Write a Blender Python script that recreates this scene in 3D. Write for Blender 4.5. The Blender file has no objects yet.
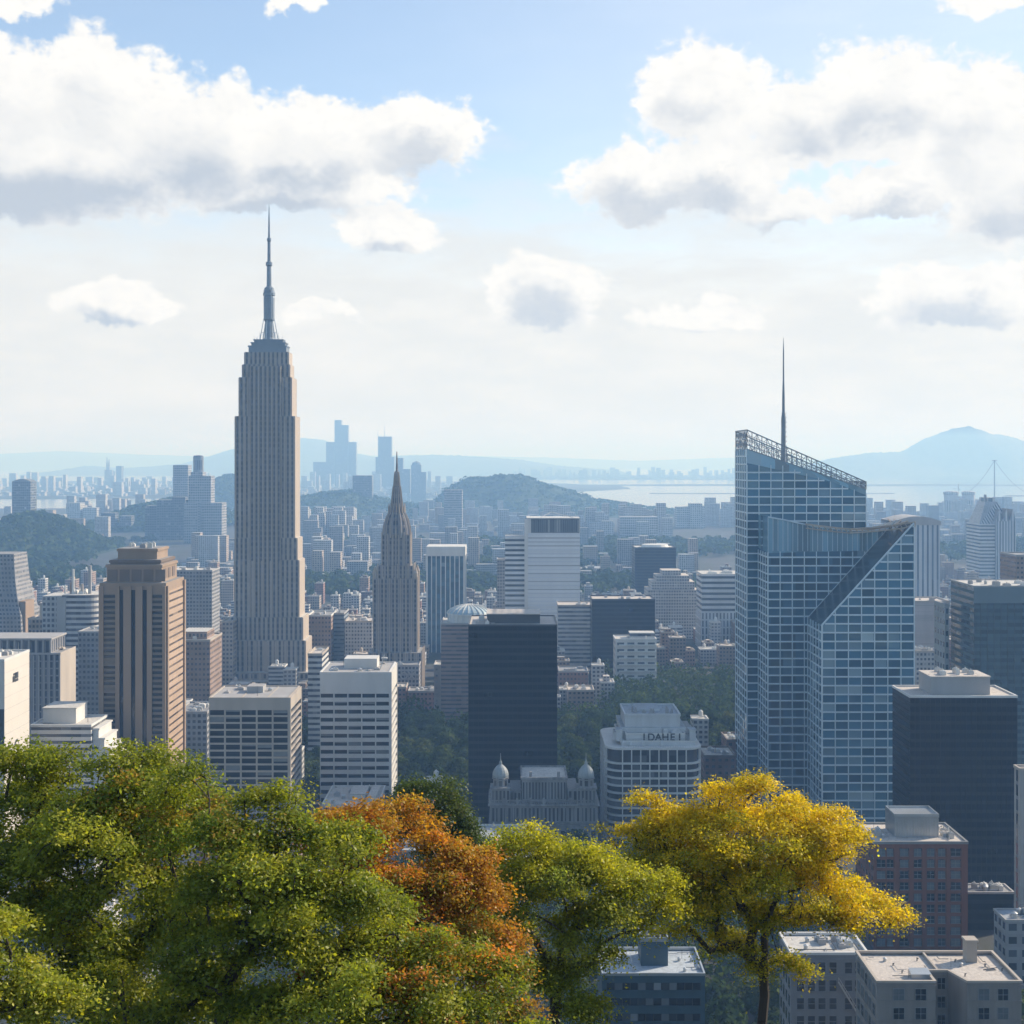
import bpy, math, random
import numpy as np
from mathutils import Vector

R = math.radians
SC = bpy.context.scene
COL = SC.collection
F = 1400.0          # focal length expressed in picture widths of 1024
H = 220.0           # eye height over the city ground
HOR = 460.0
D2R = math.pi / 180

# ------------------------------------------------------------------ camera
cam_d = bpy.data.cameras.new('camera')
cam = bpy.data.objects.new('camera', cam_d)
COL.objects.link(cam)
cam.location = (0, 0, H)
cam.rotation_euler = (R(90), 0, 0)
cam_d.sensor_width = 36
cam_d.lens = F / 1024 * 36
cam_d.shift_y = -(512 - HOR) / 1024
cam_d.clip_start = 1
cam_d.clip_end = 200000
SC.camera = cam

SC.view_settings.view_transform = 'Standard'
SC.view_settings.look = 'None'
SC.view_settings.exposure = 0.38
SC.view_settings.gamma = 1.0
SC.cycles.max_bounces = 6
SC.cycles.volume_bounces = 2
SC.cycles.transmission_bounces = 4
SC.cycles.transparent_max_bounces = 8

# ------------------------------------------------------------------ sun
SUN_AZ, SUN_EL = 62.0, 31.0          # degrees to the right of the view, above the horizon
sd = bpy.data.lights.new('sun', 'SUN')
sd.energy = 5.0
sd.angle = R(0.5)
sd.color = (1.0, 0.89, 0.75)
sun = bpy.data.objects.new('sun', sd)
COL.objects.link(sun)
sdir = Vector((math.sin(R(SUN_AZ)) * math.cos(R(SUN_EL)), math.cos(R(SUN_AZ)) * math.cos(R(SUN_EL)), math.sin(R(SUN_EL))))
sun.rotation_euler = (-sdir).to_track_quat('-Z', 'Y').to_euler()
sun.location = (300, 100, 600)


# ------------------------------------------------------------------ node helper
class NT:
    def __init__(s, tree):
        s.t = tree
        s.n = tree.nodes
        s.l = tree.links

    def new(s, typ, **kw):
        n = s.n.new(typ)
        for k, v in kw.items():
            setattr(n, k, v)
        return n

    def put(s, sock, v):
        if v is None:
            return
        if isinstance(v, bpy.types.NodeSocket):
            s.l.new(v, sock)
        else:
            if sock.type == 'RGBA' and hasattr(v, '__len__') and len(v) == 3:
                v = (*v, 1)
            sock.default_value = v

    def m(s, op, a, b=None, c=None, clamp=False):
        n = s.new('ShaderNodeMath', operation=op, use_clamp=clamp)
        s.put(n.inputs[0], a)
        s.put(n.inputs[1], b)
        s.put(n.inputs[2], c)
        return n.outputs[0]

    def vm(s, op, a, b=None, sc=None):
        n = s.new('ShaderNodeVectorMath', operation=op)
        s.put(n.inputs[0], a)
        s.put(n.inputs[1], b)
        if sc is not None:
            s.put(n.inputs['Scale'], sc)
        return n.outputs['Value'] if op in ('LENGTH', 'DOT_PRODUCT', 'DISTANCE') else n.outputs['Vector']

    def mix(s, fac, a, b, mode='MIX'):
        n = s.new('ShaderNodeMix', data_type='RGBA', blend_type=mode)
        s.put(n.inputs[0], fac)
        s.put(n.inputs[6], a)
        s.put(n.inputs[7], b)
        return n.outputs[2]

    def fmix(s, fac, a, b):
        n = s.new('ShaderNodeMix', data_type='FLOAT')
        s.put(n.inputs[0], fac)
        s.put(n.inputs[2], a)
        s.put(n.inputs[3], b)
        return n.outputs[0]

    def rng(s, v, a, b, c=0.0, d=1.0, smooth=True):
        n = s.new('ShaderNodeMapRange', interpolation_type='SMOOTHSTEP' if smooth else 'LINEAR')
        n.clamp = True
        for i, q in enumerate((v, a, b, c, d)):
            s.put(n.inputs[i], q)
        return n.outputs[0]

    def noise(s, vec, scale, detail=4, rough=.55, dim='3D'):
        n = s.new('ShaderNodeTexNoise', noise_dimensions=dim)
        s.put(n.inputs['Vector'], vec)
        n.inputs['Scale'].default_value = scale
        n.inputs['Detail'].default_value = detail
        n.inputs['Roughness'].default_value = rough
        return n

    def comb(s, x, y, z=0.0):
        n = s.new('ShaderNodeCombineXYZ')
        s.put(n.inputs[0], x)
        s.put(n.inputs[1], y)
        s.put(n.inputs[2], z)
        return n.outputs[0]

    def sep(s, v):
        n = s.new('ShaderNodeSeparateXYZ')
        s.put(n.inputs[0], v)
        return n.outputs


# ------------------------------------------------------------------ sky with clouds
W = bpy.data.worlds.new('World')
SC.world = W
W.use_nodes = True
wt = NT(W.node_tree)
wt.n.clear()
wout = wt.new('ShaderNodeOutputWorld')
wbg = wt.new('ShaderNodeBackground')
wt.l.new(wbg.outputs[0], wout.inputs[0])
sky = wt.new('ShaderNodeTexSky', sky_type='NISHITA', sun_disc=False)
sky.sun_elevation = R(SUN_EL)
sky.sun_rotation = R(SUN_AZ)
sky.altitude = 200
sky.air_density = 1.0
sky.dust_density = 0.4
sky.ozone_density = 1.5
SKY_STRENGTH = 0.15
wbg.inputs['Strength'].default_value = SKY_STRENGTH
KS = 1 / SKY_STRENGTH
geo = wt.new('ShaderNodeTexCoord')
dirv = geo.outputs['Generated']
dx, dy, dz = wt.sep(dirv)
hyp = wt.m('SQRT', wt.m('ADD', wt.m('MULTIPLY', dx, dx), wt.m('MULTIPLY', dy, dy)))
AZ = wt.m('MULTIPLY', wt.m('ARCTAN2', dx, dy), 1 / D2R)          # degrees right of +Y
EL = wt.m('MULTIPLY', wt.m('ARCTAN2', dz, hyp), 1 / D2R)         # degrees above the horizon
P0 = wt.comb(AZ, EL, 0)
n1 = wt.noise(wt.vm('MULTIPLY', P0, (1, 1.25, 1)), 0.42, 2, .5)
n2 = wt.noise(wt.vm('MULTIPLY', P0, (1, 1.2, 1)), 1.6, 6, .62)
w1 = wt.vm('SCALE', wt.vm('SUBTRACT', n1.outputs['Color'], (.5, .5, .5)), sc=2.2)
w2 = wt.vm('SCALE', wt.vm('SUBTRACT', n2.outputs['Color'], (.5, .5, .5)), sc=0.95)
PW = wt.vm('ADD', wt.vm('ADD', P0, w1), w2)
_, ELW, _ = wt.sep(PW)


def azel(px, py):
    x = (px - 512) / F
    v = (HOR - py) / F
    return math.degrees(math.atan(x)), math.degrees(math.atan(v / math.sqrt(1 + x * x)))


def union(lst, V):
    """Smallest scaled distance to any of the cloud lobes (px, py, rx, ry); 0 at a centre, 1 at an edge."""
    acc = None
    for px, py, rx, ry in lst:
        a, e = azel(px, py)
        k = 1 / F / D2R
        n = wt.new('ShaderNodeVectorMath', operation='MULTIPLY_ADD')
        wt.put(n.inputs[0], V)
        n.inputs[1].default_value = (1 / (rx * k), 1 / (ry * k), 0)
        n.inputs[2].default_value = (-a / (rx * k), -e / (ry * k), 0)
        r = wt.vm('LENGTH', n.outputs[0])
        acc = r if acc is None else wt.m('SMOOTH_MIN', acc, r, 0.25)
    return acc


LOBES_SKY = [
    (0, 105, 85, 62), (100, 95, 70, 58), (60, 165, 190, 55), (195, 140, 110, 60), (310, 145, 120, 48), (415, 135, 75, 36), (290, 185, 130, 30),
    (705, 95, 70, 54), (800, 125, 80, 46), (890, 105, 85, 58), (985, 120, 75, 62), (650, 180, 85, 42), (720, 175, 80, 40), (780, 208, 70, 20),
    (900, 188, 75, 26), (1020, 190, 80, 50), (388, 230, 52, 24), (550, 288, 66, 38), (115, 302, 58, 24), (965, 295, 90, 32), (318, 313, 42, 12), (700, 316, 70, 16),
    (8, -12, 46, 26), (288, -14, 30, 24), (1000, -16, 60, 24),
]
CW = wt.m('SUBTRACT', 1.13, union(LOBES_SKY, PW))
CS = wt.m('SUBTRACT', 1.0, union(LOBES_SKY[:22], wt.vm('ADD', PW, (.3, .95, 0))))       # how much cloud lies towards the sun
CB = wt.m('SUBTRACT', 1.13, union(LOBES_SKY[:22], wt.vm('ADD', PW, (-.15, -1.35, 0))))     # cloud lying below
PD = wt.vm('MULTIPLY', P0, (1, 1.25, 1))
det = wt.noise(PD, 1.9, 6, .56).outputs['Fac']
det2 = wt.noise(wt.vm('ADD', PD, (.12, .26, 0)), 1.9, 3, .5).outputs['Fac']
emb = wt.m('SUBTRACT', det2, det)                     # relief of the billows
bill = wt.new('ShaderNodeTexVoronoi', feature='SMOOTH_F1')
wt.put(bill.inputs['Vector'], wt.vm('ADD', P0, w2))
bill.inputs['Scale'].default_value = 0.85
bill.inputs['Smoothness'].default_value = .6
dens = wt.m('ADD', CW, wt.m('MULTIPLY', wt.m('SUBTRACT', det, .5), .62))
dens = wt.m('ADD', dens, wt.m('MULTIPLY', wt.m('SUBTRACT', .42, bill.outputs['Distance']), .34))
cmask = wt.rng(dens, 0.0, 0.30)
# other clouds all around, away from the photographed part of the sky
broad = wt.noise(wt.vm('MULTIPLY', P0, (1, 2.2, 1)), 0.055, 6, .6).outputs['Fac']
away = wt.rng(wt.m('ABSOLUTE', AZ), 24, 34)
high = wt.rng(EL, 22, 30)
omask = wt.m('MULTIPLY', wt.rng(broad, .60, .72), wt.m('MAXIMUM', away, high))
# thin bright veil: thick towards the horizon, thinner overhead
veil_n = wt.noise(wt.vm('MULTIPLY', P0, (.35, 1.3, 1)), 0.5, 5, .6).outputs['Fac']
front = wt.rng(wt.m('ABSOLUTE', AZ), 100, 50)
veil = wt.m('MULTIPLY', wt.rng(wt.m('ADD', EL, wt.m('MULTIPLY', wt.m('SUBTRACT', veil_n, .5), 9)), 15.5, 6.0, 0, .97), front)
side = wt.rng(AZ, -12, 14, 0.12, 0.42)
veil = wt.m('MAXIMUM', veil, wt.m('MULTIPLY', side, front))
veilcol = wt.mix(wt.rng(veil_n, .35, .7), (0.86, 0.87, 0.86), (0.96, 0.945, 0.91))
base = wt.mix(veil, sky.outputs['Color'], wt.vm('SCALE', veilcol, sc=KS * .765))
gk = wt.m('MULTIPLY', wt.rng(AZ, -13, -2, 1.0, .72), wt.rng(CB, .75, .0, .22, 1.0))
shade = wt.m('MULTIPLY', wt.rng(wt.m('ADD', CS, wt.m('MULTIPLY', wt.m('SUBTRACT', det, .5), .45)), .10, .80), gk)
inner = wt.m('MULTIPLY', wt.rng(emb, .0, .22), .09)
inner = wt.m('ADD', inner, wt.rng(bill.outputs['Distance'], .3, .8, 0, .10))
ccol = wt.mix(wt.m('ADD', shade, inner, clamp=True), (0.80, 0.79, 0.765), (0.42, 0.465, 0.53))
c1 = wt.mix(cmask, base, wt.vm('SCALE', ccol, sc=KS))
c1 = wt.mix(wt.m('MULTIPLY', omask, .85), c1, (KS * .55, KS * .58, KS * .62, 1))
wt.l.new(c1, wbg.inputs['Color'])


# ------------------------------------------------------------------ materials
MATS = {}


def mat_base(name):
    m = bpy.data.materials.new(name)
    m.use_nodes = True
    t = NT(m.node_tree)
    b = t.n['Principled BSDF']
    MATS[name] = m
    return m, t, b


def plain(name, col, rough=.7, var=.15, scale=.08, metal=0.0, spec=.4, streak=False):
    m, t, b = mat_base(name)
    tc = t.new('ShaderNodeTexCoord').outputs['Object']
    v = t.vm('MULTIPLY', tc, (1, 1, .15)) if streak else tc
    n = t.noise(v, scale, 6, .62).outputs['Fac']
    f = t.rng(n, .25, .75, 1 - var, 1 + var, smooth=False)
    c = t.vm('SCALE', tuple(col), sc=f)
    t.put(b.inputs['Base Color'], c)
    b.inputs['Roughness'].default_value = rough
    b.inputs['Metallic'].default_value = metal
    b.inputs['Specular IOR Level'].default_value = spec
    return m


def roofmat(name, col, stain=(.12, .1, .09), amount=.35, scale=.12):
    m, t, b = mat_base(name)
    tc = t.new('ShaderNodeTexCoord').outputs['Object']
    n = t.noise(tc, scale, 8, .7).outputs['Fac']
    n2 = t.noise(tc, scale * 5, 4, .6).outputs['Fac']
    vo = t.new('ShaderNodeTexVoronoi', feature='DISTANCE_TO_EDGE')
    t.put(vo.inputs['Vector'], tc)
    vo.inputs['Scale'].default_value = .12
    seam = t.rng(vo.outputs['Distance'], 0, .02, .8, 1)
    f = t.m('MULTIPLY', t.rng(n, .56, .72), amount)
    c = t.mix(f, tuple(col), stain)
    c = t.vm('SCALE', c, sc=t.m('MULTIPLY', t.rng(n2, .3, .7, .82, 1.12), seam))
    t.put(b.inputs['Base Color'], c)
    b.inputs['Roughness'].default_value = .85
    return m


def facade(name, wall, glass, mu=.2, v0=.25, v1=.8, blind=.18, blind_glint_col=(.35, .36, .36), rough=.14, spand=None, var=.16, tilt=.012, spec=.5, wallrough=.8, patch=0.0, stint=None):
    """Window grid driven by UV: one unit of u per bay, one unit of v per storey."""
    m, t, b = mat_base(name)
    uv = t.new('ShaderNodeTexCoord').outputs['UV']
    ob = t.new('ShaderNodeTexCoord').outputs['Object']
    oi = t.new('ShaderNodeObjectInfo').outputs['Random']
    u, v, _ = t.sep(uv)
    fu = t.m('FRACT', u)
    fv = t.m('FRACT', v)
    mku = t.m('MULTIPLY', t.m('GREATER_THAN', fu, mu), t.m('LESS_THAN', fu, 1 - mu)) if mu > 0 else 1.0
    mkv = t.m('MULTIPLY', t.m('GREATER_THAN', fv, v0), t.m('LESS_THAN', fv, v1))
    mask = t.m('MULTIPLY', mku, mkv)
    wn = t.new('ShaderNodeTexWhiteNoise', noise_dimensions='3D')
    t.put(wn.inputs['Vector'], t.comb(t.m('FLOOR', u), t.m('FLOOR', v), t.m('MULTIPLY', oi, 97.0)))
    rv = wn.outputs['Value']
    big = t.noise(ob, .02, 3, .5).outputs['Fac']
    thr = t.m('SUBTRACT', 1 - blind, t.m('MULTIPLY', t.m('SUBTRACT', big, .5), patch))
    bl = t.rng(rv, thr, 1.0)
    sh = t.sep(wn.outputs['Color'])
    g = t.vm('SCALE', tuple(glass), sc=t.fmix(sh[1], .55, 1.5))
    g = t.mix(t.m('MULTIPLY', bl, t.fmix(sh[2], .25, 1.0)), g, blind_glint_col)  # lighter panes: blinds; on the curtain walls, painted reflections
    n = t.noise(t.vm('MULTIPLY', ob, (1, 1, .2)), .07, 6, .65).outputs['Fac']
    n2 = t.noise(ob, .5, 3, .6).outputs['Fac']
    wr = t.new('ShaderNodeTexWhiteNoise', noise_dimensions='2D')
    t.put(wr.inputs['Vector'], t.comb(t.m('FLOOR', v), t.m('MULTIPLY', oi, 31.0)))
    wf = t.m('MULTIPLY', t.m('MULTIPLY', t.fmix(wr.outputs['Value'], .90, 1.07), t.fmix(sh[0], .95, 1.05)), t.rng(n, .25, .75, 1 - var, 1 + var, smooth=False))
    wc = tuple(wall)
    if spand is not None:
        wc = t.mix(mku, (*wall, 1), (*spand, 1))
    wc = t.vm('SCALE', wc, sc=wf)
    t.put(b.inputs['Base Color'], t.mix(mask, wc, g))
    t.put(b.inputs['Roughness'], t.fmix(mask, wallrough, rough))
    b.inputs['Specular IOR Level'].default_value = spec
    if stint:
        b.inputs['Specular Tint'].default_value = (*stint, 1)
    if tilt:
        gn = t.new('ShaderNodeNewGeometry').outputs['Normal']
        tl = t.vm('SCALE', t.vm('SUBTRACT', wn.outputs['Color'], (.5, .5, .5)), sc=t.m('MULTIPLY', mask, tilt * 2))
        t.put(b.inputs['Normal'], t.vm('NORMALIZE', t.vm('ADD', gn, tl)))
    return m


# ------------------------------------------------------------------ mesh builder
ORIG = {}


class MB:
    def __init__(s):
        s.v, s.f, s.uv, s.mi = [], [], [], []
        s.smooth = False

    def poly(s, pts, m=0, uv=None):
        k = len(s.v)
        s.v.extend([tuple(p) for p in pts])
        s.f.append(list(range(k, k + len(pts))))
        s.uv.extend(uv if uv else [(0.5, 0.05)] * len(pts))
        s.mi.append(m)

    def prism(s, pl, z0, z1, bay=None, fl=None, m=0, mt=1, top=True, pl1=None, bottom=False):
        """Walls over the counter-clockwise outline pl from z0 to z1 (pl1: another outline at the top)."""
        n = len(pl)
        q = pl1 or pl
        zt = z1 if hasattr(z1, '__len__') else [z1] * n
        zmax = max(zt)
        nf = max(1, round((zmax - z0) / fl)) if fl else 1
        sc = nf / (zmax - z0) if zmax > z0 else 1
        for i in range(n):
            j = (i + 1) % n
            a, b, c, d = pl[i], pl[j], q[j], q[i]
            L = math.hypot(b[0] - a[0], b[1] - a[1])
            nb = max(1, round(L / bay)) if bay else 1
            va = 1000.0
            uv = [(0, va - (zmax - z0) * sc), (nb, va - (zmax - z0) * sc), (nb, va - (zmax - zt[j]) * sc), (0, va - (zmax - zt[i]) * sc)]
            s.poly([(a[0], a[1], z0), (b[0], b[1], z0), (c[0], c[1], zt[j]), (d[0], d[1], zt[i])], m, uv)
        if top:
            s.poly([(p[0], p[1], z) for p, z in zip(q, zt)], mt)
        if bottom:
            s.poly([(p[0], p[1], z0) for p in reversed(pl)], mt)

    def box(s, x0, x1, y0, y1, z0, z1, bay=None, fl=None, m=0, mt=None, top=True, bottom=False):
        s.prism([(x0, y0), (x1, y0), (x1, y1), (x0, y1)], z0, z1, bay, fl, m, m if mt is None else mt, top, None, bottom)

    def ring(s, x0, x1, y0, y1, z0, z1, t, m=0):
        """Parapet: four upright walls of thickness t along the inside of a rectangle."""
        s.box(x0, x1, y0, y0 + t, z0, z1, m=m)
        s.box(x0, x1, y1 - t, y1, z0, z1, m=m)
        s.box(x0, x0 + t, y0 + t, y1 - t, z0, z1, m=m)
        s.box(x1 - t, x1, y0 + t, y1 - t, z0, z1, m=m)

    def tube(s, p0, p1, r0, r1=None, n=6, m=0, cap=True):
        r1 = r0 if r1 is None else r1
        p0, p1 = Vector(p0), Vector(p1)
        w = (p1 - p0).normalized()
        a = w.orthogonal().normalized()
        b = w.cross(a)
        A = [p0 + (a * math.cos(2 * math.pi * i / n) + b * math.sin(2 * math.pi * i / n)) * r0 for i in range(n)]
        B = [p1 + (a * math.cos(2 * math.pi * i / n) + b * math.sin(2 * math.pi * i / n)) * r1 for i in range(n)]
        for i in range(n):
            j = (i + 1) % n
            s.poly([A[i], A[j], B[j], B[i]], m)
        if cap:
            s.poly(B, m)
            s.poly(list(reversed(A)), m)

    def lathe(s, cx, cy, prof, n=16, m=0, rot=0.0, bay=None):
        for (r0, z0), (r1, z1) in zip(prof[:-1], prof[1:]):
            for i in range(n):
                a = 2 * math.pi * i / n + rot
                b = 2 * math.pi * (i + 1) / n + rot
                p = [(cx + r0 * math.cos(a), cy + r0 * math.sin(a), z0), (cx + r0 * math.cos(b), cy + r0 * math.sin(b), z0),
                     (cx + r1 * math.cos(b), cy + r1 * math.sin(b), z1), (cx + r1 * math.cos(a), cy + r1 * math.sin(a), z1)]
                if r1 < 1e-6:
                    p = p[:3]
                uv = [(i, 0), (i + 1, 0), (i + 1, 1), (i, 1)][:len(p)]
                s.poly(p, m, uv)
        if prof[-1][0] > 1e-6:
            r, z = prof[-1]
            s.poly([(cx + r * math.cos(2 * math.pi * i / n + rot), cy + r * math.sin(2 * math.pi * i / n + rot), z) for i in range(n)], m)

    def build(s, name, mats, parent=None, at=None):
        if not isinstance(mats, (list, tuple)):
            mats = [mats]
        o0 = ORIG.get(parent.name, Vector((0, 0, 0))) if parent else Vector(at or (0, 0, 0))
        me = bpy.data.meshes.new(name)
        me.from_pydata([(p[0] - o0.x, p[1] - o0.y, p[2] - o0.z) for p in s.v], [], s.f)
        ul = me.uv_layers.new(name='UVMap')
        ul.data.foreach_set('uv', [c for u in s.uv for c in u])
        for mm in mats:
            me.materials.append(mm)
        me.polygons.foreach_set('material_index', [min(i, len(mats) - 1) for i in s.mi])
        if s.smooth:
            me.polygons.foreach_set('use_smooth', [True] * len(s.f))
        me.update()
        o = bpy.data.objects.new(name, me)
        COL.objects.link(o)
        if parent:
            o.parent = parent
        else:
            o.location = o0
        ORIG[o.name] = o0
        return o


def tag(o, label=None, cat=None, group=None, kind=None):
    for k, v in (('label', label), ('category', cat), ('group', group), ('kind', kind)):
        if v:
            o[k] = v
    return o


def thing(name, label, cat, loc, group=None):
    o = bpy.data.objects.new(name, None)
    COL.objects.link(o)
    o.location = loc
    ORIG[o.name] = Vector(loc)
    return tag(o, label, cat, group)


def copy_tree(o, parent=None):
    c = o.copy()
    COL.objects.link(c)
    c.parent = parent
    for ch in o.children:
        copy_tree(ch, c)
    return c


def X(px, d):
    return (px - 512) * d / F


def Zr(py, d):
    return H - (py - HOR) * d / F


def D(py, z=0.0):
    return F * (H - z) / (py - HOR)


RECTS = []          # what the large buildings cover, to know which low houses show
FOOT = []           # their footprints on the ground


def occupy(x0, x1, y0, y1, zt):
    FOOT.append((x0, x1, y0, y1))
    RECTS.append((512 + x0 * F / y0, 512 + x1 * F / y0, HOR + (H - zt) * F / y0, y0))


# ------------------------------------------------------------------ shared materials
M_asph = plain('asphalt', (.055, .058, .062), .9, .3, .05)
M_roofw = roofmat('pale_roof_membrane', (.50, .48, .44), (.2, .18, .16), .5)
M_rooft = roofmat('tan_gravel_roof', (.50, .45, .395), (.16, .10, .07), .75, .2)
M_roofg = roofmat('grey_roof_felt', (.25, .25, .25), (.1, .1, .1), .5)
M_roofb = roofmat('blue_grey_roof', (.30, .33, .36), (.12, .12, .12), .5)
M_white = plain('white_painted_concrete', (.58, .57, .54), .75, .12, .1, streak=True)
M_conc = plain('grey_concrete', (.34, .33, .32), .85, .15, .1, streak=True)
M_sunny = plain('sun_painted_limestone', (.52, .44, .36), .8, .1, .05, streak=True)  # brighter limestone that paints sunlight on tower sides
M_cream = plain('cream_stone', (.40, .35, .295), .8, .16, .12, streak=True)
M_brown = plain('brown_stone', (.295, .215, .155), .8, .14, .1, streak=True)
M_brownd = plain('dark_brown_stone', (.17, .13, .105), .85, .15, .1, streak=True)
M_lime = plain('pale_limestone', (.37, .315, .26), .8, .12, .05, streak=True)
M_metal = plain('brushed_metal', (.45, .47, .48), .35, .1, .2, metal=.6)
M_black = plain('black_metal', (.012, .014, .017), .5, .2, .2, spec=.2)
M_dark = plain('dark_metal', (.05, .055, .06), .5, .2, .2)
M_steel = plain('blue_grey_steel', (.19, .22, .25), .45, .15, .2, metal=.3)
M_glass = plain('dark_window_glass', (.010, .015, .022), .1, .5, .15, spec=.4)
M_glassb = plain('blue_window_glass', (.03, .06, .085), .06, .3, .1, spec=.8)
M_greyst = plain('grey_carved_stone', (.20, .20, .20), .85, .55, .35, streak=True)
M_lead = plain('weathered_lead_dome', (.24, .27, .28), .6, .25, .5, streak=True)
M_verd = plain('pale_blue_dome', (.33, .42, .46), .55, .15, .2, streak=True)
M_brick = plain('red_brick', (.19, .072, .042), .9, .25, .3, streak=True)

# ------------------------------------------------------------------ ground, water, hills


def forest_mat(name, c0, c1, sc=.05):
    m, t, b = mat_base(name)
    ob = t.new('ShaderNodeTexCoord').outputs['Object']
    n = t.noise(ob, sc, 6, .65).outputs['Fac']
    n2 = t.noise(ob, sc * .12, 4, .6).outputs['Fac']
    c = t.mix(t.rng(t.m('ADD', n, t.m('MULTIPLY', n2, .5)), .5, 1.0), (*c0, 1), (*c1, 1))
    t.put(b.inputs['Base Color'], c)
    b.inputs['Roughness'].default_value = .9
    b.inputs['Specular IOR Level'].default_value = .1
    bp = t.new('ShaderNodeBump')
    bp.inputs['Strength'].default_value = 1.0
    bp.inputs['Distance'].default_value = 14
    t.put(bp.inputs['Height'], n)
    t.put(b.inputs['Normal'], bp.outputs[0])
    return m


M_forest = forest_mat('hill_forest', (.02, .035, .018), (.06, .085, .035), .03)
M_under = forest_mat('dark_undergrowth', (.012, .018, .01), (.035, .045, .018), .2)

# city ground: paving and asphalt, with worn blotches
mg, t, b = mat_base('city_ground')
ob = t.new('ShaderNodeTexCoord').outputs['Object']
na = t.noise(ob, .012, 5, .6).outputs['Fac']
nb = t.noise(ob, .09, 6, .7).outputs['Fac']
c = t.mix(t.rng(na, .42, .6), (.04, .042, .044, 1), (.022, .03, .016, 1))
c = t.mix(t.rng(nb, .58, .7, 0, .6), c, (.12, .11, .10, 1))
t.put(b.inputs['Base Color'], c)
b.inputs['Roughness'].default_value = .9

mw, t, b = mat_base('bay_water')
ob = t.new('ShaderNodeTexCoord').outputs['Object']
b.inputs['Base Color'].default_value = (.03, .06, .075, 1)
b.inputs['Roughness'].default_value = .12
nn = t.noise(t.vm('MULTIPLY', ob, (1, .35, 1)), .02, 5, .6).outputs['Fac']
bp = t.new('ShaderNodeBump')
bp.inputs['Strength'].default_value = .12
bp.inputs['Distance'].default_value = 3
t.put(bp.inputs['Height'], nn)
t.put(b.inputs['Normal'], bp.outputs[0])

g = MB()
EX = 60000
g.poly([(-EX, -60000, 0), (EX, -60000, 0), (EX, 90000, 0), (-EX, 90000, 0)])
tag(g.build('ground', mg), kind='structure')

g = MB()
shore = [(-EX, 6300), (-1900, 6350), (-1300, 6500), (-600, 6700), (0, 6250), (300, 5950), (900, 6000), (1500, 5900), (2300, 6300), (EX, 6400)]
for a, bb in zip(shore[:-1], shore[1:]):
    g.poly([(a[0], a[1], .6), (bb[0], bb[1], .6), (bb[0], 88000, .6), (a[0], 88000, .6)])
tag(g.build('water', mw), kind='structure')

rs = random.Random(5)


def vnoise(x, y, seed=0):
    s = 0
    for k, (fq, am) in enumerate(((1, .5), (2.1, .27), (4.3, .15), (8.7, .08))):
        s += am * math.sin(x * fq * 1.7 + seed * 3.1 + k) * math.cos(y * fq * 1.3 - seed * 1.7 + k * 2.1 + .6 * math.sin(x * fq))
    return s


HILLV = []


def hill(name, pts, d0, w, rough=6.0, mat=None, nx=120, ny=30, wb=None):
    """A ridge whose crest passes through the points (px, py) at distance d0, falling off over w metres."""
    wb = wb or w
    xs = [X(p[0], d0) for p in pts]
    zs = [max(0, Zr(p[1], d0)) for p in pts]
    x0, x1 = xs[0], xs[-1]
    me = bpy.data.meshes.new(name)
    vs, fs = [], []
    for j in range(ny + 1):
        tt = j / ny * 2 - 1
        for i in range(nx + 1):
            x = x0 + (x1 - x0) * i / nx
            z = float(np.interp(x, xs, zs))
            y = d0 + tt * (w if tt < 0 else wb) * (1 + .12 * vnoise(x / w * 2, 3, 2))
            bell = math.cos(tt * math.pi / 2) ** 2
            bell = bell ** (.8 + .35 * vnoise(x / w * 2.5, tt, 7))
            zz = z * bell + rough * vnoise(x / 60, y / 60, 1) * min(1, z * bell / 20)
            vs.append((x, y - d0, zz - 1.5))
    for j in range(ny):
        for i in range(nx):
            k = j * (nx + 1) + i
            fs.append((k, k + 1, k + nx + 2, k + nx + 1))
    me.from_pydata(vs, [], fs)
    me.materials.append(mat or M_forest)
    HILLV.append((name, d0, vs))
    me.polygons.foreach_set('use_smooth', [True] * len(fs))
    o = bpy.data.objects.new(name, me)
    o.location = (0, d0, 0)
    COL.objects.link(o)
    tag(o, kind='structure')
    return o


hill('hill', [(-40, 552), (-25, 539), (0, 526), (20, 517), (35, 513), (50, 519), (65, 530), (80, 541), (95, 552), (110, 559), (125, 563)], 3300, 420, 4)
hill('hill', [(395, 522), (425, 510), (440, 498), (450, 487), (468, 479), (490, 478), (500, 475), (520, 476), (545, 484), (570, 491), (595, 500), (620, 503), (645, 508), (690, 513), (740, 518)], 6000, 700, 8, nx=160)
hill('hill', [(225, 520), (245, 512), (275, 500), (300, 497), (330, 493), (352, 490), (372, 497), (395, 503), (420, 506), (450, 506), (470, 514)], 5600, 600, 6)
hill('hill', [(195, 499), (208, 489), (218, 479), (228, 475), (240, 476), (252, 484), (265, 497)], 6600, 500, 5)
hill('hill', [(100, 520), (140, 506), (165, 500), (185, 497), (200, 499), (215, 507), (235, 520)], 4600, 350, 5)
M_far = forest_mat('far_land', (.04, .05, .04), (.12, .12, .1), .01)
hill('mountains', [(20, 486), (50, 478), (75, 470), (92, 466), (110, 469), (150, 467), (185, 464), (205, 459), (222, 453), (240, 448), (275, 439), (300, 438), (325, 440), (345, 452), (380, 458), (400, 456), (440, 455), (480, 457), (520, 460), (560, 466), (620, 471)], 22000, 2500, 25, M_far, 160)
hill('mountains', [(790, 474), (820, 461), (840, 457), (870, 453), (900, 452), (910, 448), (922, 440), (938, 434), (952, 429), (968, 426), (980, 430), (990, 434), (1003, 435), (1024, 441), (1060, 452), (1110, 474)], 20000, 1100, 18, M_far, 160)
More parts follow.
